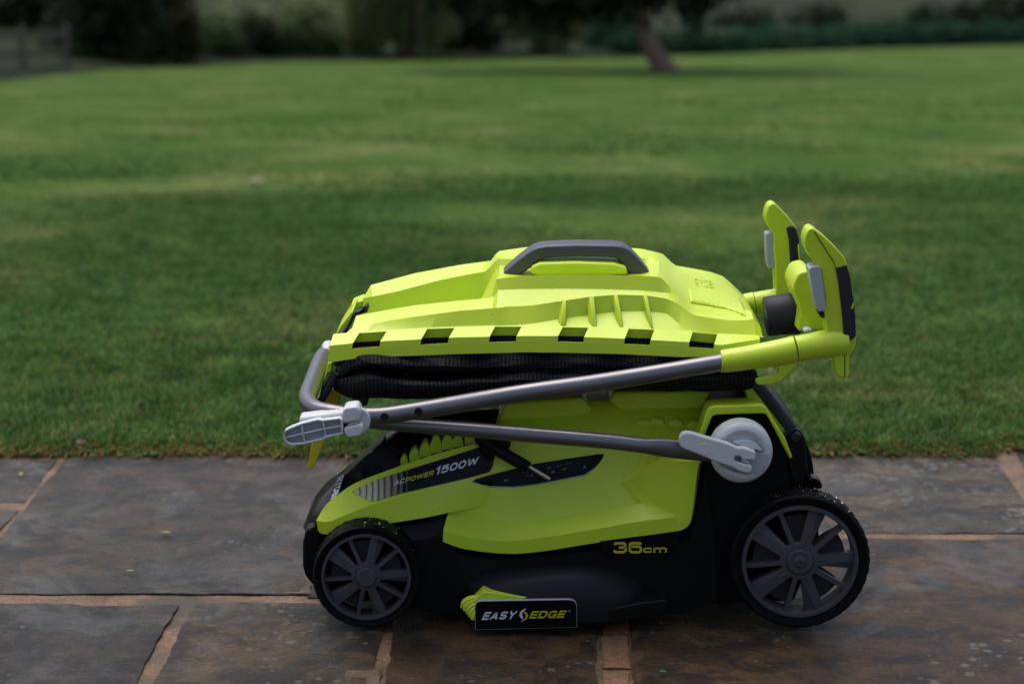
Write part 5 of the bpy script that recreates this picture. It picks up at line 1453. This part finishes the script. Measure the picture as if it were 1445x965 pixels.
# ribs sculpted in the side
for (t0, t1, b0, b1) in (((403, 381), (432, 377), (385, 502), (430, 502)), ((538, 361), (572, 356), (545, 505), (590, 506)), ((664, 350), (694, 347), (690, 508), (724, 509)), ((815, 352), (845, 355), (855, 515), (876, 517))):
    q = Z2([t0, t1, b1, b0])
    hh = [hit(lid_bvh, u, v_, 0.0, .06) for u, v_ in q]
    a, b, c, d_ = hh
    out = Vector((0, -.0036, .0006))
    a2, b2 = a.lerp(b, .35) + out * .5, a.lerp(b, .95) + out * .5
    c2, d2_ = c.lerp(d_, .1) + out * .45, c.lerp(d_, .55) + out * .45
    mid_b, mid_a = b2.lerp(c2, .5) + out * .9, a2.lerp(d2_, .5) + out * .9
    inn = Vector((0, .004, -.001))
    V = [a2, b2, mid_b, c2, d2_, mid_a, a + inn, b + inn, b.lerp(c, .5) + inn, c + inn, d_ + inn, a.lerp(d_, .5) + inn]
    Fc = [(0, 1, 2, 5), (5, 2, 3, 4), (0, 6, 7, 1), (1, 7, 8, 2), (2, 8, 9, 3), (3, 9, 10, 4), (4, 10, 11, 5), (5, 11, 6, 0)]
    build('side_rib', V, Fc, M['lime'], lid, angle=25, bevel=0.001)
# raised block under the handle
prism('handle_block', [(748, 386), (749.8, 377), (761, 371.5), (811, 370), (866, 372), (876, 374.5), (884, 377), (886, 388), (760, 390)], .150, .215, M['lime'], lid, bevel=0.004, segs=3)
# carrying handle
ho = [(709, 390), (712, 384), (730, 368), (744, 357), (753, 351.5), (762, 348.5), (773, 347), (815, 345.5), (868, 346.5), (878, 348), (886, 351.5), (893, 357), (907, 372), (922, 391)]
hi = [(731, 390), (748, 379), (755, 372), (761, 367.5), (769, 365), (778, 364), (815, 362.5), (860, 363.5), (869, 365), (875, 369), (880, 376), (885, 384), (895, 391)]
prism('carry_handle', ho + hi[::-1], .163, .212, M['handle_grey'], box, bevel=0.0078, segs=5)
# cover panel and embossed mark, its relief shade painted in darker lime, on the rear of the lid
pan = Zm(860, 330, 5.3625, [(595, 412), (700, 430), (900, 475), (985, 492), (1010, 540), (1032, 625), (960, 592), (890, 568), (750, 545), (612, 522)])
px, fc = poly_px(pan, 6)
drape('cover_panel', px, fc, lid_bvh, M['lime'], lid, 0.0005, .15, solid=0.0007)
sp_ = [hit(lid_bvh, u, v_, .0006, .15) for u, v_ in pan + pan[:1]]
v, f = tube_data(sp_, .0005, 6); build('panel_seam', v, f, M['lime_dark'], lid)
px, fc = text_px('RYOBI', Zm(860, 330, 5.3625, [(650, 395)])[0], (28, 4.5), (-2, -11), -0.03)
px2, fc2 = px, fc
drape('painted_relief_lettering', px, fc, lid_bvh, M['lime_dark'], lid, 0.0011, .15)
# green front jamb of the lid, going down at the left end
prism('front_post', Z3([(262, 452), (268, 430), (340, 402), (360, 412), (350, 445), (268, 480)]), .25, .30, M['lime'], lid, bevel=0.002)
prism('front_edge', Z3([(268, 482), (278, 488), (212, 622), (160, 640), (200, 575)]), .16, .27, M['lime'], lid, bevel=0.001)
prism('lid_latch', Z3([(202, 630), (240, 580), (272, 500), (300, 478), (350, 480), (355, 445), (382, 438), (384, 470), (376, 488), (312, 500), (285, 530), (255, 590), (235, 628)]), .115, .14, M['charcoal'], box, bevel=0.002)
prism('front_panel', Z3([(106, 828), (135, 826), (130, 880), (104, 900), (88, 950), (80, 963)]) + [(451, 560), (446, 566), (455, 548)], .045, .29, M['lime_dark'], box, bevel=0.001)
# yellow deflector flap
yf = Zm(390, 480, 5.078, [(250, 730), (292, 726), (256, 926), (220, 918)])
prism('deflector_flap', [(466, 548), (480.5, 551), (475, 580), (458, 622), (441.5, 662), (434, 660), (441, 620), (449, 582)], .105, .21, M['yellow'], box, bevel=0.001)
tube('flap_strut', [P(474, 526, .05), P(462, 548, .05), P(450, 570, .055)], .0062, M['charcoal'], box, segs=14)
# mesh bag, folded up under the lid
bagL = [
    [(478, 508, .075), (500, 500, .06), (530, 497, .055), (570, 500, .055), (640, 500, .055), (740, 497, .055), (850, 499, .055), (960, 504, .055), (1050, 512, .06), (1066, 520, .07)],
    [(470, 530, .065), (488, 512, .040), (515, 502, .024), (552, 506, .020), (620, 512, .026), (740, 508, .038), (850, 508, .040), (960, 512, .042), (1050, 518, .045), (1067, 526, .06)],
    [(474, 540, .06), (494, 524, .032), (518, 516, .020), (555, 519, .018), (620, 523, .026), (740, 518, .034), (850, 517, .036), (960, 519, .038), (1052, 523, .042), (1068, 531, .06)],
    [(480, 544, .085), (502, 534, .078), (524, 525, .078), (560, 529, .078), (625, 533, .076), (740, 524, .044), (850, 523, .044), (960, 525, .044), (1054, 528, .046), (1068, 535, .06)],
    [(472, 538, .06), (496, 530, .042), (522, 522, .034), (560, 532, .030), (625, 537, .030), (740, 528, .032), (850, 528, .036), (960, 530, .040), (1056, 534, .046), (1068, 538, .06)],
    [(468, 540, .055), (488, 538, .030), (516, 534, .012), (555, 541, .006), (625, 544, .008), (740, 537, .018), (850, 536, .034), (960, 538, .042), (1056, 540, .048), (1066, 542, .062)],
    [(470, 548, .06), (490, 556, .040), (512, 556, .024), (555, 556, .022), (625, 556, .026), (740, 548, .034), (850, 544, .042), (960, 545, .050), (1054, 546, .056), (1062, 546, .07)],
    [(480, 552, .09), (498, 560, .08), (516, 561, .07), (555, 562, .07), (625, 561, .07), (740, 556, .07), (850, 551, .07), (960, 551, .07), (1050, 550, .075), (1056, 549, .09)],
    [(484, 540, .14), (500, 548, .14), (520, 549, .14), (560, 549, .14), (630, 549, .14), (740, 544, .14), (850, 540, .14), (960, 540, .14), (1046, 539, .14), (1052, 538, .14)]]
LB = [catmull([P(*p) for p in ln], 8) for ln in bagL]
# smooth across the folds as well
n = len(LB[0])
LB2 = [[] for _ in range((len(LB) - 1) * 5 + 1)]
for j in range(n):
    c = catmull([LB[i][j] for i in range(len(LB))], 5)
    for i, p in enumerate(c):
        w = noise.noise_vector(Vector((p.x * 24, i * .35, 2))) * .0042
        LB2[i].append(p + w)
bd = grid_data(LB2)
bag = build('mesh_bag', bd[0], bd[1], M['bag'], box, angle=80)
cl = [P(572, 529, .0), ]
bag_bvh = bvh_of(bd)
px, fc = poly_px(Zm(380, 440, 4.0139, [(765, 342), (800, 352), (855, 362), (850, 380), (800, 378), (765, 368)]), 4)
drape('bag_tag', px, fc, bag_bvh, M['grey_print'], bag, 0.0012, .03)
# black tray of the box (closes it below and behind)
prism('box_frame', [(486, 506), (560, 499), (700, 497), (900, 500), (1050, 508), (1068, 522), (1066, 538), (1052, 549), (900, 549), (700, 554), (560, 558), (500, 554), (482, 540)], .072, .315, M['black'], box, bevel=0.006)
prism('box_support', Zm(390, 480, 5.078, [(560, 400), (640, 400), (660, 420), (650, 470), (560, 480), (525, 470), (548, 440)]), .05, .12, M['charcoal'], box, bevel=0.003)

bpy.context.view_layer.update()
